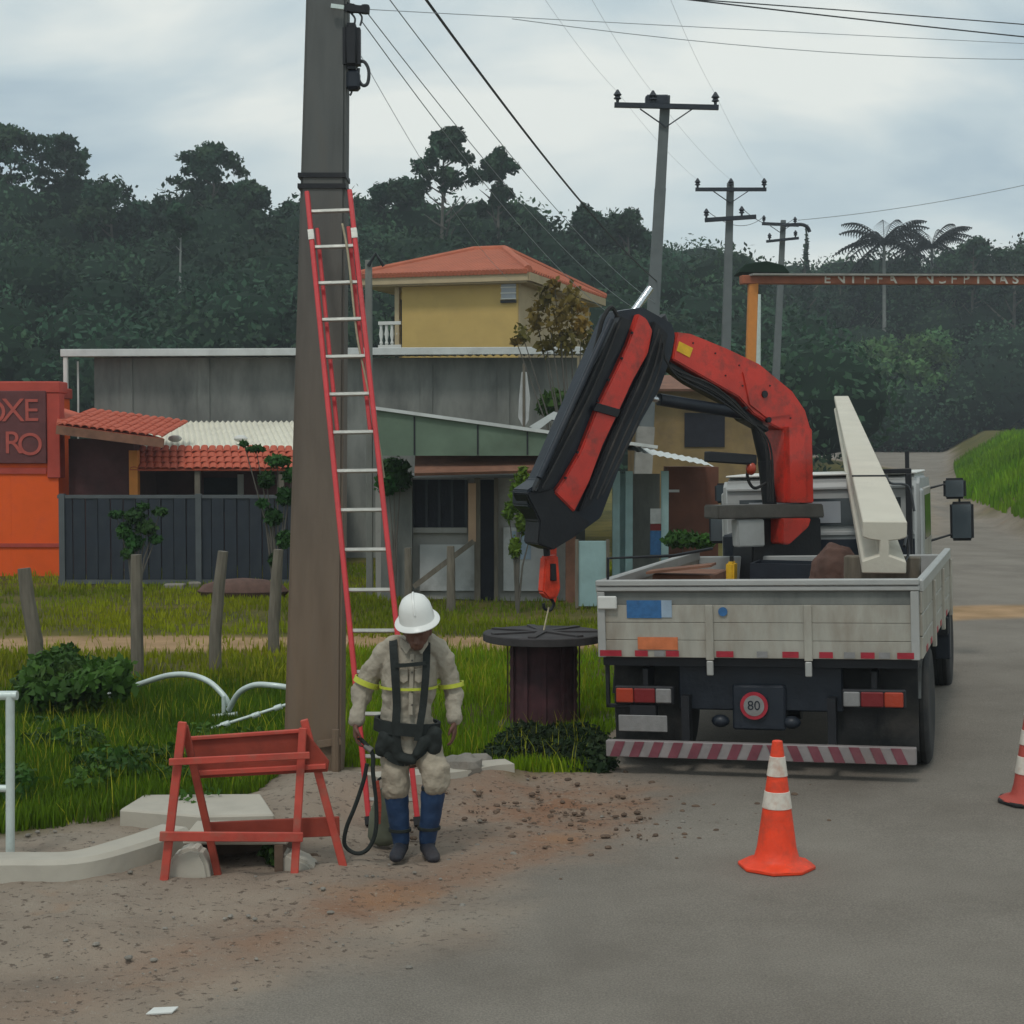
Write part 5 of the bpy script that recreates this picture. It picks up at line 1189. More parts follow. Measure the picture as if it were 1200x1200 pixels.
def lamp(s):
    r = part_empty('tail_lamp', truck); x = s*.86
    tb('housing', 'black', ((x-.23, .02, .535), (x+.23, .08, .675)), bevel=.01, parent=r)
    xs_ = [(-.215, -.08, 'lamporange'), (-.075, .09, 'lampred'), (.095, .215, 'lenswhite')]
    for a, c, m in xs_:
        a, c = (a, c) if s < 0 else (-c, -a)
        tb('lens', m, ((x+a, .0, .55), (x+c, .02, .66)), bevel=.008, parent=r)
    tb('bracket', 'black', ((x-.02, .085, .54), (x+.02, .3, .80)), parent=r)
lamp(-1); lamp(1)
tb('number_plate', 'lenswhite', ((-1.06, .0, .33), (-.68, .012, .455)), bevel=.005); tb('plate_bracket', 'black', ((-.97, .013, .345), (-.77, .1, .53)))
sg = part_empty('speed_sign', truck)
for nm, r0, m, y in (('red_ring', .105, 'reflred', .0), ('white_disc', .078, 'lenswhite', -.004)):
    b = MB(); b.lathe([(r0, 0), (r0, .008)], seg=28); o = b.build(nm, m, sg); o.location = (-.03, .10+y, .53); o.rotation_euler = (R(90), 0, 0)
text('speed_number', '80', 'navy', sg, (-.03, .086, .53), .10, extrude=.001)
tb('side_step', 'black', ((-1.17, .06, .50), (-1.14, .09, .86)), ((-1.17, .06, .50), (-.95, .09, .53)), ((-1.14, .06, .83), (-.9, .09, .86)), bevel=.004)
# dirty underside bits
for x in (-.30, .24): b = MB(); b.ball((x, .16, .40), (.07, .06, .05), 10, 6); b.build('coupling', 'navy', truck, smooth=True)
b = MB(); b.cyl((-.2, 1.0, .45), (.2, 1.0, .45), .16, .16, 16); b.ball((0, 1.0, .45), (.2, .2, .2), 12, 8); b.build('differential', 'black', truck, smooth=True)
b = MB(); b.cyl((-.95, 1.0, .42), (.95, 1.0, .42), .07, .07, 12); b.build('rear_axle', 'black', truck, smooth=True)
b = MB(); b.cyl((.75, 2.3, .66), (.75, 3.3, .66), .24, .24, 20); b.build('fuel_tank', 'rim', truck, smooth=True)
b = MB(); b.cyl((-.75, 2.4, .62), (-.75, 2.9, .62), .17, .17, 20); b.build('air_tank', 'black', truck, smooth=True)
# wheels
def wheel(x, y, side, dual=False):
    rt = .46; w = part_empty('wheel', truck); w.location = (x, y, rt-.005); w.scale = (1.05, rt/.42, rt/.42)
    def tyre(xo):
        prof = [(.24, -.105), (.33, -.118), (.385, -.112), (.408, -.098), (.42, -.085)]
        for g in (-.05, 0, .05): prof += [(.42, g-.008), (.408, g-.006), (.408, g+.006), (.42, g+.008)]
        prof += [(.42, .085), (.408, .098), (.385, .112), (.33, .118), (.24, .105)]
        b = MB(); b.lathe(prof, (xo, 0, 0), 36, axis='x'); b.build('tyre', 'rubber', w, smooth=True)
    tyre(0)
    if dual: tyre(-side*.27)
    b = MB(); s = side
    prof = [(.245, -.09), (.25, .085), (.22, .08), (.20, .03), (.12, .02), (.10, .07), (.05, .085), (.005, .085)]
    if dual: prof = [(.245, -.1), (.25, .09), (.22, .085), (.20, -.05), (.11, -.06), (.10, .03), (.05, .05), (.005, .05)]
    b.lathe([(r, z*s) for r, z in prof], (0, 0, 0), 28, axis='x'); b.build('rim', 'rim', w, smooth=True)
    b = MB()
    for i in range(8): a = i*math.pi/4; c = Vector(((-.045 if dual else .03)*s, .155*math.cos(a), .155*math.sin(a))); b.cyl(c, c+Vector((.02*s, 0, 0)), .014, .014, 6)
    tag(b.build('wheel_nuts', 'rim', w), kind='stuff')
wheel(1.10, .85, 1, True); wheel(-1.08, .85, -1, True); wheel(1.04, 5.0, 1); wheel(-1.12, 5.0, -1)
for s in (-1, 1):
    b = MB(); 
    pts = [(s*.93, .85+.55*math.cos(a), .46+.55*math.sin(a)) for a in [R(12+13*i) for i in range(13)]]
    for a, c in zip(pts[:-1], pts[1:]): 
        a = Vector(a); c = Vector(c); rd = ((a+c)/2-Vector((s*.93, .85, .42))).normalized(); b.beam(a, c, .5, .012, rd)
    b.v = [(v[0], v[1], min(v[2], ZB-.075)) for v in b.v]; b.build('mudguard', 'black' if s < 0 else 'rim', truck)
# cab
cab = part_empty('cab', truck); cab.location = (-.12, 0, 0)
prof = [(4.86, .78), (5.0, .60), (6.55, .50), (6.75, .62), (6.78, 1.38), (6.60, 2.04), (6.42, 2.16), (5.0, 2.18), (4.87, 2.10)]
b = MB(); b.prism([(0, y, z) for y, z in prof], (1, 0, 0), 2.0); b.build('cab_shell', 'cabgrey', cab, bevel=.05, segs=3, smooth=True)
tb('roof_gutter', 'white', ((-.97, 4.90, 2.172), (.97, 6.35, 2.195)), bevel=.01, parent=cab)
tb('rear_window', 'glass', ((-.82, 4.846, 1.66), (.82, 4.865, 1.94)), parent=cab)
for x0, x1 in ((-.72, -.20), (-.12, .22), (.44, .74)): tb('rear_pane', 'paleglass', ((x0, 4.838, 1.69), (x1, 4.848, 1.91)), parent=cab)
tb('rear_rib', 'cabgrey', ((-.95, 4.84, 2.03), (.95, 4.87, 2.06)), ((-.95, 4.84, 1.56), (.95, 4.87, 1.60)), bevel=.006, parent=cab)
tb('rear_grille', 'navy', ((-.95, 4.85, 1.02), (.95, 4.868, 1.52)), parent=cab)
for s in (-1, 1):
    xx = s*1.005
    dr_ = tb('door', 'truckwhite', ((xx-.012, 5.30, .85), (xx+.012, 6.42, 2.02)), bevel=.012, parent=cab)
    tb('door_window', 'glass', ((xx-.004+s*.012, 5.42, 1.48), (xx+.004+s*.012, 6.30, 1.94)), parent=cab)
    tb('door_handle', 'black', ((xx+s*.014-.01, 5.38, 1.26), (xx+s*.02+.01, 5.54, 1.31)), parent=cab)
    tb('side_vent', 'cabgrey', ((xx-.02, 4.92, .85), (xx+.02, 5.24, 2.02)), bevel=.02, parent=cab)
    tb('step', 'black', ((xx-.12, 5.7, .48), (xx+.03, 6.1, .54)), bevel=.01, parent=cab)
    b = MB(); pts = [(s*.98, 5.0+.54*math.cos(a), .46+.54*math.sin(a)) for a in [R(5+17*i) for i in range(11)]]
    for a, c in zip(pts[:-1], pts[1:]): rd = (Vector(a)+Vector(c)-2*Vector((s*.98, 5.0, .46))).normalized(); b.beam(a, c, .30, .02, rd)
    b.build('wheel_arch', 'cabgrey', cab)
tb('windscreen', 'glass', ((-.92, 6.70, 1.42), (.92, 6.72, 1.44)), parent=cab)
b = MB(); b.prism([(-.95, 6.79, 1.42), (.95, 6.79, 1.42), (.90, 6.66, 2.0), (-.90, 6.66, 2.0)], (0, 1, .25), .02); o = b.build('windscreen', 'glass', cab); bpy.data.objects.remove(bpy.data.objects['windscreen']); o.name = 'windscreen'
tb('front_bumper', 'black', ((-1.05, 6.72, .45), (1.05, 6.92, .72)), bevel=.03, parent=cab)
for s in (-1, 1): tb('headlamp', 'paleglass', ((s*.8-.16, 6.76, .80), (s*.8+.16, 6.80, .98)), bevel=.02, parent=cab)
tb('grille', 'black', ((-.5, 6.77, .85), (.5, 6.795, 1.2)), parent=cab)
for s in (-1, 1):
    mr_ = part_empty('mirror', truck); mr_.location = (-.12, 0, 0)
    b = MB(); x = s*.98
    b.tube([(x, 6.40, 1.98), (s*1.31, 6.52, 2.06), (s*1.33, 6.52, 1.50), (x, 6.40, 1.40)], .014, 8); b.build('mirror_arm', 'black', mr_, smooth=True)
    tb('mirror_housing', 'black', ((s*1.34-.125, 6.46, 1.40), (s*1.34+.125, 6.56, 1.83)), bevel=.03, segs=3, smooth=True, parent=mr_)
    tb('mirror_housing', 'black', ((s*1.27-.12, 6.46, 1.86), (s*1.27+.12, 6.55, 2.09)), bevel=.03, segs=3, smooth=True, parent=mr_)
    tb('mirror_glass', 'mirror', ((s*1.34-.10, 6.455, 1.43), (s*1.34+.10, 6.462, 1.80)), parent=mr_); tb('mirror_glass', 'mirror', ((s*1.27-.095, 6.455, 1.885), (s*1.27+.095, 6.462, 2.065)), parent=mr_)
# load rack behind the cab that carries the new pole
rk = tb('load_rack', 'black', ((.30, 4.70, ZB), (.36, 4.76, 2.18)), ((.76, 4.70, ZB), (.82, 4.76, 2.18)), ((.30, 4.70, 2.182), (.82, 4.76, 2.23)), bevel=.006)
tb('rack_hook', 'black', ((.76, 4.72, 2.232), (.80, 4.76, 2.40)))
# crane
crane = part_empty('crane', truck, 'red articulated loader crane with black outer boom and grey collar')
CC = Vector((2.80, 16.35, 0)); CT = Vector((.30, 14.75, 0)); cdir = (CT-CC).normalized(); cn = Vector((cdir.y, -cdir.x, 0))
if cn.y > 0: cn = -cn
def CPt(px, py, off=0.0):
    d = ray(px, py); O = Vector((0, 0, EYE)); t = (CC+cn*off-O).dot(cn)/d.dot(cn); return TI @ (O+d*t)
cnl = (TI.to_3x3() @ cn)
def cpoly(name, m, px, th, off=0.0, bevel=.012, label=None):
    b = MB(); b.prism([CPt(*q, off) for q in px], cnl, th); return b.build(name, m, crane, bevel=bevel, segs=2)
def cbar(name, m, a, c, r, off=0.0, r2=None):
    b = MB(); b.cyl(CPt(*a, off), CPt(*c, off), r, r2, 16); return b.build(name, m, crane, smooth=True)
tb('crane_base', 'black', ((-.85, 3.98, .80), (.25, 4.62, 1.20)), bevel=.02, parent=crane)
tb('stabiliser_beam', 'black', ((-1.18, 4.12, .62), (1.18, 4.48, .795)), bevel=.01, parent=crane)
for s in (-1, 1): tb('stabiliser_leg', 'navy', ((s*1.12-.07, 4.2, .38), (s*1.12+.07, 4.4, 1.30)), bevel=.01, parent=crane)
tb('valve_block', 'navy', ((-.98, 4.05, 1.205), (-.72, 4.5, 1.62)), bevel=.02, parent=crane)
cpoly('slewing_base', 'black', [(872, 606), (950, 606), (953, 690), (868, 690)], .30, -.08)
cpoly('grey_collar', 'collar', [(833, 592), (956, 590), (958, 606), (833, 608)], .22, .10)
cpoly('cab_panel_stand_in', 'cabgrey', [(860, 609), (892, 608), (893, 640), (862, 641)], .10, .14)  # stands in for the pale cab rear panel behind the crane base
cpoly('column', 'cranered', [(908, 500), (940, 502), (942, 589), (907, 589)], .30)
cpoly('column_edge', 'cranered', [(922, 500), (941, 502), (943, 589), (924, 589)], .06, .17, .004)
cpoly('column_foot', 'cranered', [(909, 607), (943, 607), (940, 617), (917, 638), (909, 637)], .20, .14)
cpoly('main_boom', 'cranered', [(784, 390), (800, 392), (842, 409), (880, 427), (919, 459), (934, 481), (941, 505), (907, 504), (896, 499), (873, 485), (856, 466), (810, 440), (779, 422)], .25)
cpoly('boom_web', 'black', [(779, 424), (810, 442), (856, 468), (873, 488), (896, 502), (894, 507), (868, 493), (850, 474), (805, 450), (778, 430)], .16)
for q, r in (((894, 462), .035), ((899, 492), .028), ((872, 478), .015)):
    b = MB(); c = CPt(*q, .12); b.cyl(c, c+cnl*.035, r, r, 14); b.build('pivot_pin', 'black', crane, smooth=True)
for q in [(812, 402), (838, 414), (866, 428), (902, 452), (918, 470), (926, 490), (870, 452), (850, 440)]:
    b = MB(); c = CPt(*q, .125); b.cyl(c, c+cnl*.010, .008, .008, 8); b.build('bolt', 'black', crane)
for q in [(700, 470), (712, 445), (728, 420), (676, 530), (662, 560), (740, 390)]:
    b = MB(); c = CPt(*q, .17); b.cyl(c, c+cnl*.016, .012, .012, 8); b.build('bolt', 'black', crane)
cpoly('reinforcing_plate', 'cranered', [(870, 436), (915, 462), (928, 486), (898, 490), (878, 474)], .02, .13, .004)
cpoly('boom_decal', 'yellow', [(796, 400), (812, 408), (808, 419), (793, 411)], .006, .1275, 0)
cbar('boom_cylinder', 'navy', (772, 468), (884, 487), .058, .02); cbar('cylinder_rod', 'chrome', (761, 466), (774, 469), .03, .02)
cbar('lift_cylinder', 'black', (884, 486), (897, 545), .062, .0); cbar('lift_cylinder', 'black', (896, 540), (902, 592), .07, .0)
b = MB(); b.beam(CPt(828, 535, .1), CPt(884, 539, .1), .09, .10); b.build('hose_bracket', 'black', crane, bevel=.01)
b = MB(); c = CPt(880, 549, .12); b.ball(c, (.05, .05, .065), 14, 10); b.build('warning_lamp', 'lamporange', crane, smooth=True)
# folded outer boom
cpoly('outer_boom_case', 'navy', [(714, 366), (744, 361), (778, 380), (782, 394), (778, 416), (764, 456), (742, 494), (723, 532), (695, 606), (662, 630), (640, 643), (622, 636), (626, 608), (609, 592), (609, 574), (627, 562)], .26, -.02)
cpoly('outer_boom', 'cranered', [(743, 368), (753, 374), (760, 388), (755, 414), (737, 446), (721, 481), (702, 521), (686, 564), (668, 600), (645, 577), (656, 562), (676, 527), (696, 476), (716, 436), (731, 403)], .14, .10)
cpoly('boom_extension', 'black', [(724, 371), (737, 377), (722, 410), (690, 470), (664, 527), (642, 573), (624, 577), (650, 520), (690, 433)], .12, .14)
cpoly('boom_extension', 'black', [(764, 376), (780, 392), (775, 414), (756, 452), (728, 500), (703, 555), (690, 590), (676, 600), (700, 540), (726, 482), (752, 430)], .10, .12)
cpoly('boom_collar', 'black', [(699, 472), (727, 480), (723, 489), (695, 481)], .02, .18, .003)
cpoly('boom_foot', 'black', [(608, 578), (640, 572), (668, 602), (684, 612), (660, 631), (640, 644), (622, 637), (624, 610)], .24, .03)
cbar('extension_cylinder', 'navy', (716, 374), (632, 560), .03, .22); cbar('extension_rod', 'chrome', (742, 366), (762, 338), .035, .05)
cbar('hinge_pin', 'black', (770, 372), (779, 396), .085, .0)
for k, q in enumerate([((722, 378), (690, 450), (655, 520), (626, 575)), ((727, 378), (698, 450), (664, 518), (636, 572)), ((776, 392), (764, 440), (730, 515), (700, 585)), ((779, 398), (770, 442), (738, 515), (706, 580)), ((773, 386), (754, 440), (722, 512), (692, 585))]):
    pts = [CPt(a, c, .215+.01*(k % 2)) for a, c in q]
    b = MB(); b.tube(smooth_line(pts, 5), .011, 6); b.build('hydraulic_hose', 'rubber', crane, smooth=True)
for k in range(3):
    pts = [CPt(776, 402+3*k, .2), CPt(786+3*k, 430+5*k, .22), CPt(836, 452+6*k, .18), CPt(872, 484+3*k, .16), CPt(896+3*k, 520, .16), CPt(900+3*k, 588, .14)]
    b = MB(); b.tube(smooth_line(pts, 6), .010, 6); b.build('hydraulic_hose', 'rubber', crane, smooth=True)
pts = [CPt(724, 372, .1), CPt(716, 360, .12), CPt(706, 375, .14), CPt(700, 400, .12), CPt(693, 425, .1)]
b = MB(); b.tube(smooth_line(pts, 5), .02, 6); b.build('hydraulic_hose', 'rubber', crane, smooth=True)
b = MB(); b.tube(smooth_line([CPt(a, c, .08) for a, c in [(878, 545), (876, 560), (884, 572), (898, 566)]], 5), .016, 6); b.build('hydraulic_hose', 'rubber', crane, smooth=True)
# hook and rope
h0 = CPt(640, 640, .03); 
b = MB(); b.tube([h0, CPt(641, 655, .03)], .03, 8); b.build('hook_swivel', 'black', crane)
cpoly('hook_block', 'hookred', [(636, 652), (651, 650), (654, 690), (650, 700), (640, 702), (633, 694)], .10, .03, .015)
cpoly('hook_cheek', 'black', [(641, 660), (647, 660), (648, 680), (641, 680)], .13, .03, .004)
hk = [CPt(*q, .03) for q in [(644, 700), (649, 707), (645, 715), (638, 713), (637, 707)]]; b = MB(); b.tube(smooth_line(hk, 4), .014, 8); b.build('hook', 'black', crane, smooth=True)

# ------------------------------------------------------------------ cable reel under the hook
rp_ = on(637, 846, 14.55); rp_.z = gz(rp_.x, 14.55); root = thing('cable_reel', 'dark maroon reel with a wide flat top standing in weeds under the crane hook', 'reel', rp_)
zt = P(637, 739, 14.55).z-rp_.z
b = MB(); pr = []; H0 = .06; n = 15
for i in range(n+1): z = H0+(zt-.09-H0)*i/n; pr += [(.295+(.012 if i % 2 else 0), z)]
b.lathe(pr, seg=36); b.build('wound_cable', 'reel', root, smooth=True)
b = MB(); b.lathe([(.53, zt-.085), (.54, zt-.08), (.54, zt-.02), (.53, zt-.012)], seg=36); b.build('top_flange', 'reeltop', root)
b = MB(); b.lathe([(.42, -.02), (.42, .055)], seg=36); b.build('bottom_flange', 'reeltop', root)
for i in range(7):
    a = R(25.7*i*2); b = MB(); b.beam((.50*math.cos(a), .50*math.sin(a), zt-.004), (-.02*math.cos(a), -.02*math.sin(a), zt-.004+.0003*i), .07, .014); b.build('flange_slat', 'reeltop', root)
for i in range(12):
    a = R(30*i); b = MB(); b.beam((.318*math.cos(a), .318*math.sin(a), .055), (.318*math.cos(a), .318*math.sin(a), zt-.09), .035, .012, (math.cos(a), math.sin(a), 0)); b.build('reel_stave', 'reel', root)
hook_w = TM @ CPt(643, 712, .03)
wire(hook_w, Vector((rp_.x, rp_.y, rp_.z+zt)), 0, .009, 'lifting rope hanging from the crane hook to the reel', 'rope', name='lifting_rope')

# ------------------------------------------------------------------ the new concrete pole on the truck
pa, pb = P(1037, 611, 12.65), P(986, 464, 22.3)
root = thing('concrete_pole', 'new pale concrete pole lying tilted over the truck bed and cab', 'concrete pole', pa)
dv = pb-pa; up = Vector((0, 0, 1)); sd = dv.cross(up).normalized(); un = sd.cross(dv).normalized()
def pole_sec(w, h, o):      # I-shaped cross-section, top at 0
    f = .30*h; g = .16*w
    return [(-w/2, 0), (w/2, 0), (w/2, -f), (w/2-g, -f-.02), (g/2+.03*w, -f-.03), (g/2+.03*w, -h+f+.02), (w/2, -h+f-.03) , (w/2, -h), (-w/2, -h), (-w/2, -h+f-.03), (-g/2-.03*w, -h+f+.02), (-g/2-.03*w, -f-.03), (-w/2+g, -f-.02), (-w/2, -f)]
b = MB(); s0 = pole_sec(.335, .41, 0); s1 = pole_sec(.19, .20, 0); n = len(s0)
b.v = [tuple(sd*x+un*z) for x, z in s0] + [tuple(dv+sd*x+un*z) for x, z in s1]
b.f = [tuple(range(n)), tuple(range(n, 2*n))[::-1]]+[(i, (i+1) % n, n+(i+1) % n, n+i) for i in range(n)]
b.build('pole_body', 'newpole', root, bevel=.008)
cA = pa+dv*.04; tcol = dv*.235
b = MB(); q = dv*.24
for i in range(2): b.beam(q+sd*-.155+un*.006, q+sd*.155+un*.006+dv*.002, .03, .012, un)
b.tube(smooth_line([q+sd*.15+un*.01, q+sd*.19+un*-.06, q+sd*.36+un*-.12+dv*.02, q+sd*.42+un*-.35+dv*.02], 5), .012, 6); b.build('lashing_rope', 'cable', root)
b = MB(); b.tube(smooth_line([dv*.03+sd*.17-un*.25, dv*.06+sd*.21-un*.22, dv*.05+sd*.22-un*.34, dv*.03+sd*.17-un*.38], 4), .012, 6); b.build('lifting_eye', 'black', root, smooth=True)
# timber trestle under its butt
pbt = TI @ (pa+dv*.06-un*.39)
root2 = thing('timber_block', 'stacked timber block carrying the butt of the concrete pole in the bed', 'timber block', TM @ Vector((pbt.x, pbt.y+.05, ZB+.09)), TYAW)
hz = pbt.z-ZB-.09
for k in range(2): b = MB(); b.span((-.30, -.09+.006*k, hz*k/2), (.30, .09+.006*k, hz*(k+1)/2-.003)); b.build('timber', 'wood', root2, bevel=.008)
for i, y in enumerate((.5, .9)):
    b = MB(); b.tube(smooth_line([Vector((-1.0+i*.2, y, ZB+.12)), Vector((-.5, y+.15, ZB+.15)), Vector((.1, y-.05, ZB+.12)), Vector((.55, y+.2, ZB+.14))], 5), .018, 6); o = b.build('coiled_rope', 'rope', xf=TM, smooth=True); tag(o, ['rope lying across the bed floor just behind the tailgate', 'second rope lying deeper across the bed floor'][i], 'rope')
# things in the bed
def bedthing(name, lab, cat, loc): return thing(name, lab, cat, TM @ Vector(loc), TYAW)
r_ = bedthing('jerrycan', 'narrow yellow can standing in the bed left of the crane base', 'can', (-.76, 3.2, ZB+.092)); b = MB(); b.span((-.03, -.1, 0), (.05, .1, .42)); b.build('can_body', 'yellow', r_, bevel=.02, segs=2); b = MB(); b.cyl((.01, 0, .42), (.01, 0, .47), .02); b.build('can_cap', 'black', r_)
r_ = bedthing('rusty_box', 'rusty flat box on the left of the truck bed', 'box', (-.86, 1.6, ZB+.092)); b = MB(); b.span((-.22, -.3, 0), (.28, .4, .44)); b.build('box_body', 'rust', r_, bevel=.01); b = MB(); b.beam((-.24, -.32, .46), (.30, -.3, .53), .3, .02, (0, 0, 1)); b.build('box_lid', 'rust', r_)
r_ = bedthing('sack', 'reddish brown sack slumped in the bed beside the concrete pole', 'sack', (.34, 2.2, ZB+.09)); b = MB(); b.ball((0, 0, .28), (.24, .22, .36), 14, 10); b.ball((-.12, .0, .16), (.24, .2, .2), 12, 8); o = b.build('sack_body', 'cloth', r_, smooth=True)
md = o.modifiers.new('r', 'REMESH'); md.mode = 'VOXEL'; md.voxel_size = .025; md.use_smooth_shade = True
tx = bpy.data.textures.new('folds', 'CLOUDS'); tx.noise_scale = .09
md = o.modifiers.new('d', 'DISPLACE'); md.texture = tx; md.strength = .07; md.mid_level = .5
r_ = bedthing('black_crate', 'black crate of tools at the front of the bed beneath the crane column', 'crate', (-.15, 3.3, ZB+.092)); 
for (a, c) in (((-.4, -.25, 0), (.4, -.23, .4)), ((-.4, .23, 0), (.4, .25, .4)), ((-.4, -.228, 0), (-.38, .228, .4)), ((.38, -.228, 0), (.4, .228, .4))): b = MB(); b.span(a, c); b.build('side', 'navy', r_)
b = MB(); b.span((-.378, -.228, .0), (.378, .228, .3)); b.build('contents', 'rubber', r_)
r_ = bedthing('pipe_frame', 'thin black pipe frame rising above the left tailgate corner', 'frame', (-1.16, .12, ZB+.09)); b = MB(); b.tube([(0, 0, 0), (0, 0, .66), (.45, .3, .67), (.72, .5, .72)], .013, 6); b.build('pipe', 'black', r_, smooth=True)

# ------------------------------------------------------------------ the line worker
YP = 9.87; wp = on(487, 1010, YP); wp.z = gz(wp.x, YP)
person = thing('person', 'line worker in khaki, white hard hat and black harness walking beside the ladder', 'person', wp)
def pp(px, py, dy=0.0): return P(px, py, YP+dy)-wp
def body_mesh(name, m, b, vox, tex=None, strength=0.0, smooth_it=4):
    o = b.build(name, m, person, smooth=True)
    md = o.modifiers.new('remesh', 'REMESH'); md.mode = 'VOXEL'; md.voxel_size = vox; md.use_smooth_shade = True
    md = o.modifiers.new('smooth', 'SMOOTH'); md.factor = .5; md.iterations = smooth_it
    if tex: md = o.modifiers.new('folds', 'DISPLACE'); md.texture = tex; md.strength = strength; md.mid_level = .5
    return o
SHL, SHR = pp(450, 765, .02), pp(516, 764, .02)
ELL, ELR = pp(425, 808, .06), pp(532, 812, .06)
WRL, WRR = pp(417, 848, -.05), pp(532, 845, -.03)
hipL, hipR = pp(464, 864), pp(494, 864); kneeL, kneeR = pp(463, 916, -.05), pp(510, 910, -.09); ankL, ankR = pp(470, 998, .02), pp(501, 995, .0)
ankL.z = .09; ankR.z = .10
b = MB()
b.limb([pp(478, 884), pp(477, 862), pp(477, 835), pp(480, 795), pp(482, 768, -.02), pp(484, 754, -.03)], [(.14, .10), (.14, .10), (.125, .09), (.14, .10), (.12, .08), (.06, .06)])
b.limb([pp(484, 757, -.03), pp(487, 742, -.07)], [.06, .055], 12)
hc = pp(489, 738, -.11); rotH = Matrix.Rotation(R(24), 3, 'X')
b.ball(hc, (.076, .098, .112), 18, 14, rotH); hd = lambda x, y, z: hc + rotH @ Vector((x, y, z))
b.ball(hd(0, -.07, -.055), (.045, .035, .045), 12, 8, rotH)                                   # chin and jaw
b.limb([hd(0, -.092, .005), hd(0, -.112, -.028)], [.011, .016], 8)                             # nose
b.ball(hd(0, -.095, -.058), (.025, .012, .007), 8, 6, rotH); b.ball(hd(0, -.092, -.070), (.022, .012, .007), 8, 6, rotH)   # lips
b.ball(hd(0, -.083, .03), (.055, .018, .012), 10, 6, rotH)                                     # brow
for s in (-1, 1): b.ball(hd(s*.078, .0, -.005), (.012, .022, .034), 8, 6, rotH)                # ears
for S, E, W in ((SHL, ELL, WRL), (SHR, ELR, WRR)):
    b.limb([S, S.lerp(E, .5), E], [.052, .046, .038], 12); b.limb([E, E.lerp(W, .45), W], [.040, .036, .026], 12)
for H, K_, A in ((hipL, kneeL, ankL), (hipR, kneeR, ankR)):
    b.limb([H, H.lerp(K_, .5), K_], [.085, .072, .056], 12); b.limb([K_, K_.lerp(A, .4), A], [.054, .052, .036], 12)
def hand(b, W, d, out, curl, side):
    """palm and five separate curled fingers; d = down the hand, out = towards the palm side, side = thumb side"""
    d = Vector(d).normalized(); side = Vector(side); side = (side-d*side.dot(d)).normalized(); out = d.cross(side).normalized()*(1 if d.cross(side).dot(Vector(out)) > 0 else -1)
    b.limb([W, W+d*.035, W+d*.075], [(.024, .020), (.036, .017), (.038, .016)], 12, ref=side)
    for i, l in enumerate((.070, .078, .073, .058)):
        o0 = W+d*.080+side*(.030-.0195*i); d1 = (d+out*curl*.35).normalized(); d2 = (d+out*curl*1.1).normalized(); d3 = (d*.55+out*curl*1.6).normalized()
        p1 = o0+d1*l*.42; p2 = p1+d2*l*.33; p3 = p2+d3*l*.25; b.limb([o0-d*.02, o0, p1, p2, p3], [.0095, .0095, .009, .0085, .0075], 8)
    t0 = W+d*.025+side*.028; t1 = t0+(d*.6+side*.65+out*.3).normalized()*.035; t2 = t1+(d+out*curl*.6).normalized()*.032; b.limb([t0, t1, t2], [.013, .011, .009], 8)
hand(b, WRL, (-.02, -.05, -1), (1, 0, 0), .9, (.15, -1, 0)); hand(b, WRR, (.0, -.1, -1), (-1, 0, 0), .55, (-.15, -1, 0))
body_mesh('body', 'skin', b, .0065, smooth_it=2)
t_sh = bpy.data.textures.new('cloth_folds', 'CLOUDS'); t_sh.noise_scale = .085; t_sh.noise_depth = 3
b = MB()
b.limb([pp(478, 878, .0), pp(477, 858), pp(476, 835), pp(479, 800), pp(482, 770, -.01), pp(484, 756, -.02)], [(.168, .13), (.16, .12), (.150, .115), (.168, .13), (.155, .12), (.085, .08)], 18)
b.limb([pp(484, 756, -.02), pp(486, 750, -.04)], [.078, .072], 14)
b.limb([pp(466, 755, .0), SHL+Vector((.01, 0, .005))], [.07, .066], 14); b.limb([pp(502, 755, .0), SHR+Vector((-.01, 0, .005))], [.07, .066], 14)
for S, E, W in ((SHL, ELL, WRL), (SHR, ELR, WRR)):
    b.limb([S, S.lerp(E, .5), E], [.070, .067, .060], 14); b.limb([E, E.lerp(W, .5), E.lerp(W, .88)], [.058, .052, .044], 14)
body_mesh('shirt', 'shirt', b, .009, t_sh, .045, 2)
b = MB()
for s in (-1, 1): b.prism([pp(485+s*2, 757, -.125), pp(485+s*15, 747, -.09), pp(485+s*17, 755, -.10), pp(485+s*9, 767, -.14)], (0, 1, .3), .012)
b.build('collar', 'shirt', person, bevel=.003)
for s in (-1, 1):
    b = MB(); b.prism([pp(482+s*14, 783, -.132), pp(482+s*4, 784, -.138), pp(482+s*4, 798, -.141), pp(482+s*9, 801, -.140), pp(482+s*14, 798, -.135)], (0, 1, 0), .016); b.build('chest_pocket', 'shirt', person, bevel=.004)
b = MB(); b.beam(pp(483, 766, -.135), pp(481, 838, -.138), .026, .012, (0, -1, 0)); pk_ = b.build('button_placket', 'shirt', person, bevel=.003)
for y in (774, 788, 811, 826): b = MB(); b.ball(pp(483, y, -.147), (.006, .004, .006), 8, 6); b.build('button', 'bark', pk_, smooth=True)
b = MB(); b.limb([pp(470, 868), pp(488, 868)], [(.14, .115), (.14, .115)], 14, ref=(0, 0, 1)); b.limb([pp(478, 858), pp(479, 874)], [(.155, .125), (.15, .12)], 16)
for H, K_, k1_, m_off in ((hipL, kneeL, 936, 0), (hipR, kneeR, 916, 0)):
    b.limb([H+Vector((0, 0, .03)), H.lerp(K_, .5), K_+Vector((0, 0, .04)), K_+Vector((0, .0, -.05))], [(.100, .11), (.094, .100), (.088, .092), (.083, .086)], 14)
body_mesh('trousers', 'trouser', b, .009, t_sh, .038, 3)
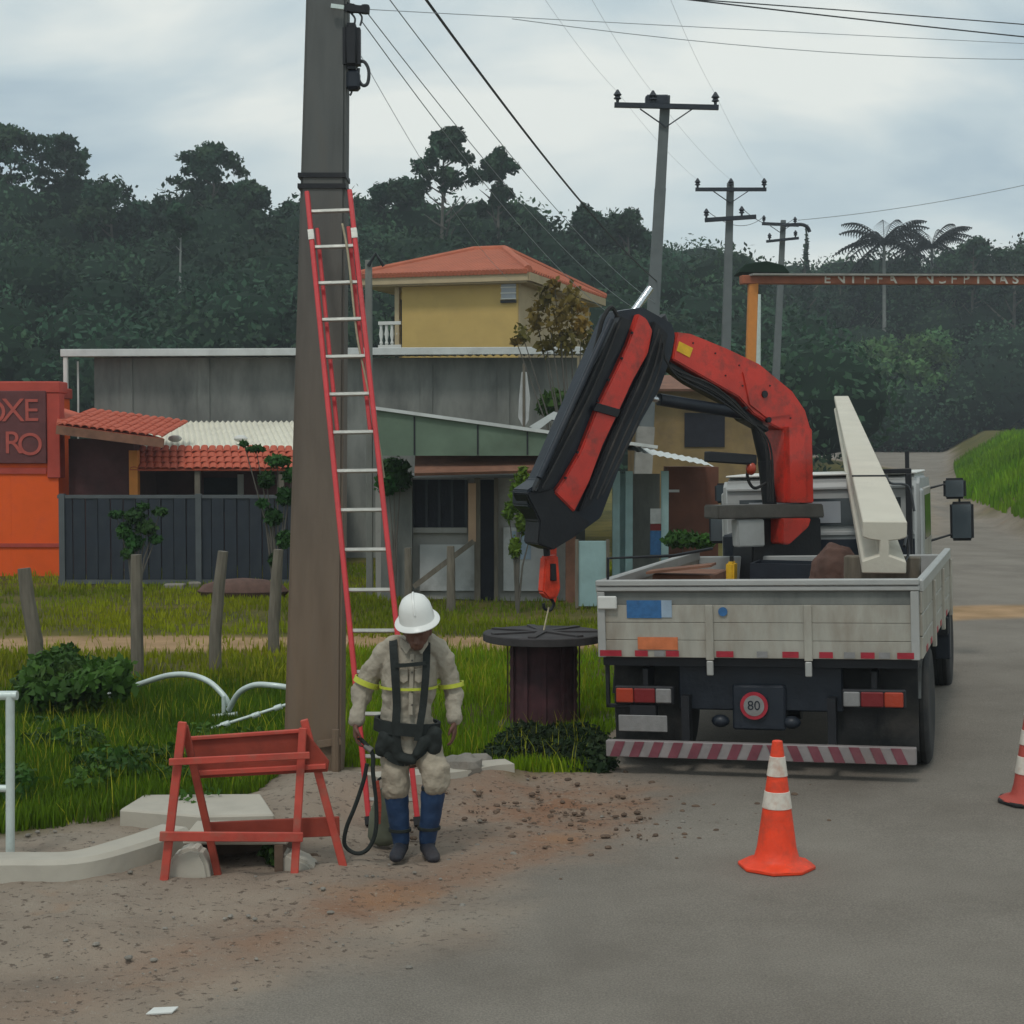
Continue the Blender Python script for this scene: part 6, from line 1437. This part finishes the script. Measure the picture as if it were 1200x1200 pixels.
for K_, A in ((kneeL, ankL), (kneeR, ankR)):
    b = MB(); b.limb([K_+Vector((0, 0, .02)), K_.lerp(A, .3), K_.lerp(A, .7), A+Vector((0, 0, .0))], [(.068, .072), (.072, .074), (.062, .064), (.052, .056)], 16); o = body_mesh('gaiter', 'gaiter', b, .008, t_sh, .014, 2)
    for f_ in (.18, .8): q = K_.lerp(A, f_); b = MB(); b.lathe([(.068, -.010), (.076 if f_ < .5 else .070, -.008), (.076 if f_ < .5 else .070, .008), (.068, .010)], q, 18); b.build('gaiter_strap', 'harness', o, smooth=True)
for A, ang in ((ankL, -.1), (ankR, .25)):
    b = MB(); f = Vector((math.sin(ang), -math.cos(ang), 0)); g_ = Vector((A.x, A.y, 0))
    b.limb([A+Vector((0, 0, .03)), A+Vector((0, 0, -.02))], [.05, .05], 14); b.limb([g_-f*.05+Vector((0, 0, .045)), g_+f*.06+Vector((0, 0, .05)), g_+f*.16+Vector((0, 0, .040)), g_+f*.19+Vector((0, 0, .034))], [(.040, .038), (.045, .046), (.046, .036), (.04, .028)], 14)
    body_mesh('boot', 'boot', b, .008, smooth_it=3)
# helmet
hh_ = hc+rotH @ Vector((0, .012, .058)); rh = Matrix.Rotation(R(-8), 3, 'Y') @ Matrix.Rotation(R(22), 3, 'X')
b = MB(); N_ = 36; prof = [(1.0, 0, 1), (1.02, .006, 1), (.985, .012, 1), (.80, .026, 1), (.765, .055, 0), (.70, .10, 0), (.55, .137, 0), (.32, .160, 0), (.1, .168, 0)]
for r, z, br in prof:
    for k in range(N_):
        a = 2*math.pi*k/N_; x = .134*r*math.cos(a); y = .155*r*math.sin(a)*(1.05 if math.sin(a) < 0 and br else 1); b.v.append(tuple(hh_+rh @ Vector((x, y, z-(.012*(math.cos(a)**2) if br else 0)))))
for i in range(len(prof)-1):
    for k in range(N_): k2 = (k+1) % N_; b.f.append((i*N_+k, i*N_+k2, (i+1)*N_+k2, (i+1)*N_+k))
b.f.append(tuple(range(N_))[::-1]); b.f.append(tuple((len(prof)-1)*N_+k for k in range(N_)))
hm = b.build('hard_hat', 'helmet', person, smooth=True)
b = MB()
for x in (0,): b.tube([hh_+rh @ Vector((x, .118*math.sin(t), .030+.142*max(0, math.cos(t))**.9)) for t in [R(-68+136*i/12) for i in range(13)]], .008, 6)
b.build('hat_ridge', 'helmet', hm, smooth=True)
# harness and bands: straps follow the shirt surface
def strap(pts, w, name='harness_strap', m='harness', t=.012, parent=None):
    q = smooth_line([Vector(p) for p in pts], 5); b = MB()
    for a, c in zip(q[:-1], q[1:]): b.beam(a, c+(c-a)*.12, w, t, (0, -1, .0))
    return b.build(name, m, parent or person)
fr = -.155
strap([pp(461, 748, -.02), pp(461, 760, -.115), pp(463, 790, fr), pp(465, 825, fr+.01), pp(464, 850, fr), pp(466, 880, fr+.01)], .048)
strap([pp(500, 752, -.04), pp(500, 765, -.125), pp(499, 790, fr), pp(496, 825, fr+.01), pp(492, 850, fr), pp(489, 868, fr)], .044)
strap([pp(463, 780, fr-.012), pp(482, 779, fr-.02), pp(499, 777, fr-.012)], .022)
def ring(c, rx, ry, w, m, name, tilt=0.0, t=.01):
    b = MB(); n = 28; rt = Matrix.Rotation(tilt, 3, 'Y')
    pts = [Vector(c)+rt @ Vector((rx*math.cos(2*math.pi*i/n), ry*math.sin(2*math.pi*i/n), 0)) for i in range(n)]
    for i in range(n):
        for dz in (0,): pass
    o0 = 0
    for i in range(n):
        p = pts[i]; d = (p-Vector(c)); d.normalize()
        for (rr_, zz) in ((0, -w/2), (t, -w/2), (t, w/2), (0, w/2)): b.v.append(tuple(p+d*rr_+rt @ Vector((0, 0, zz))))
    for i in range(n):
        j = (i+1) % n
        for k in range(4): b.f.append((i*4+k, i*4+(k+1) % 4, j*4+(k+1) % 4, j*4+k))
    return b.build(name, m, person, smooth=True)
ring(pp(477, 850), .182, .150, .075, 'harness', 'waist_belt', R(5), .02)
ring(pp(479, 804), .172, .146, .016, 'hivis', 'chest_band', 0, .006)
ring(SHL.lerp(ELL, .80), .076, .076, .034, 'hivis', 'sleeve_band', R(22), .006); ring(SHR.lerp(ELR, .80), .072, .072, .026, 'hivis', 'sleeve_band', R(-8), .006)
b = MB(); b.limb([pp(452, 862, -.11), pp(447, 880, -.11)], [(.05, .05), (.045, .045)], 12); b.limb([pp(458, 868, -.13), pp(468, 888, -.13), pp(484, 890, -.14)], [(.05, .03), (.045, .03), (.03, .03)], 12); b.limb([pp(508, 858, -.11), pp(508, 878, -.10)], [(.05, .05), (.045, .05)], 12)
b.limb([pp(498, 868, -.15), pp(488, 884, -.16)], [(.035, .03), (.03, .025)], 12)
o = body_mesh('tool_pouch', 'harness', b, .010, t_sh, .03, 2)
strap([pp(448, 870, -.12), pp(456, 886, -.14), pp(474, 893, -.13), pp(490, 884, -.14), pp(504, 872, -.12)], .05, 'leg_loop')
hl = WRL+Vector((.02, -.02, -.08))
lw = [hl, pp(436, 882, -.1), pp(437, 905, -.12), pp(441, 940, -.12), pp(440, 975, -.13), pp(431, 995, -.13), pp(417, 1000, -.13), pp(404, 990, -.12), pp(406, 970, -.12), pp(416, 945, -.12), pp(426, 915, -.12), pp(430, 895, -.12)]
b = MB(); b.tube(smooth_line(lw, 6), .013, 8); b.build('lanyard', 'harness', person, smooth=True)['label'] = 'black looped work lanyard held in the hand'
b = MB(); b.tube([pp(428, 874, -.08), pp(436, 880, -.10)], .02, 8); b.build('snap_hook', 'rim', person, smooth=True)
strap([pp(441, 915, -.12), pp(444, 940, -.12), pp(443, 965, -.12)], .03, 'canvas_strap', 'bardark')
# canvas bag at the ladder foot
q = on(447, 1000); r_ = thing('canvas_bag', 'dull green canvas bag on the ground between the lanyard and the worker leg', 'bag', (q.x, q.y+.18, gz(q.x, q.y+.18)))
b = MB(); b.limb([(0, 0, .06), (.0, .02, .2), (.01, .03, .33)], [(.10, .07), (.09, .06), (.05, .04)], 14); o = b.build('bag_body', mat('canvas', (.12, .13, .09), .9, .25, 8), r_, smooth=True)
b = MB(); b.tube(smooth_line([Vector(v) for v in [(-.05, 0, .32), (-.03, -.01, .42), (.03, 0, .42), (.05, .02, .32)]], 4), .008, 6); b.build('bag_handle', 'harness', r_, smooth=True)
# ------------------------------------------------------------------ air
hb = MB(); hb.span((-190, -30, -3), (190, 345, 62))
hm_ = bpy.data.materials.new('haze'); hm_.use_nodes = True; t = hm_.node_tree; t.nodes.clear()
ho = t.nodes.new('ShaderNodeOutputMaterial'); pv = t.nodes.new('ShaderNodeVolumePrincipled')
pv.inputs['Color'].default_value = (.86, .94, .99, 1); pv.inputs['Density'].default_value = .0008; pv.inputs['Anisotropy'].default_value = .1
t.links.new(pv.outputs[0], ho.inputs['Volume'])
M['haze'] = hm_; o = hb.build('haze', 'haze'); o['kind'] = 'stuff'
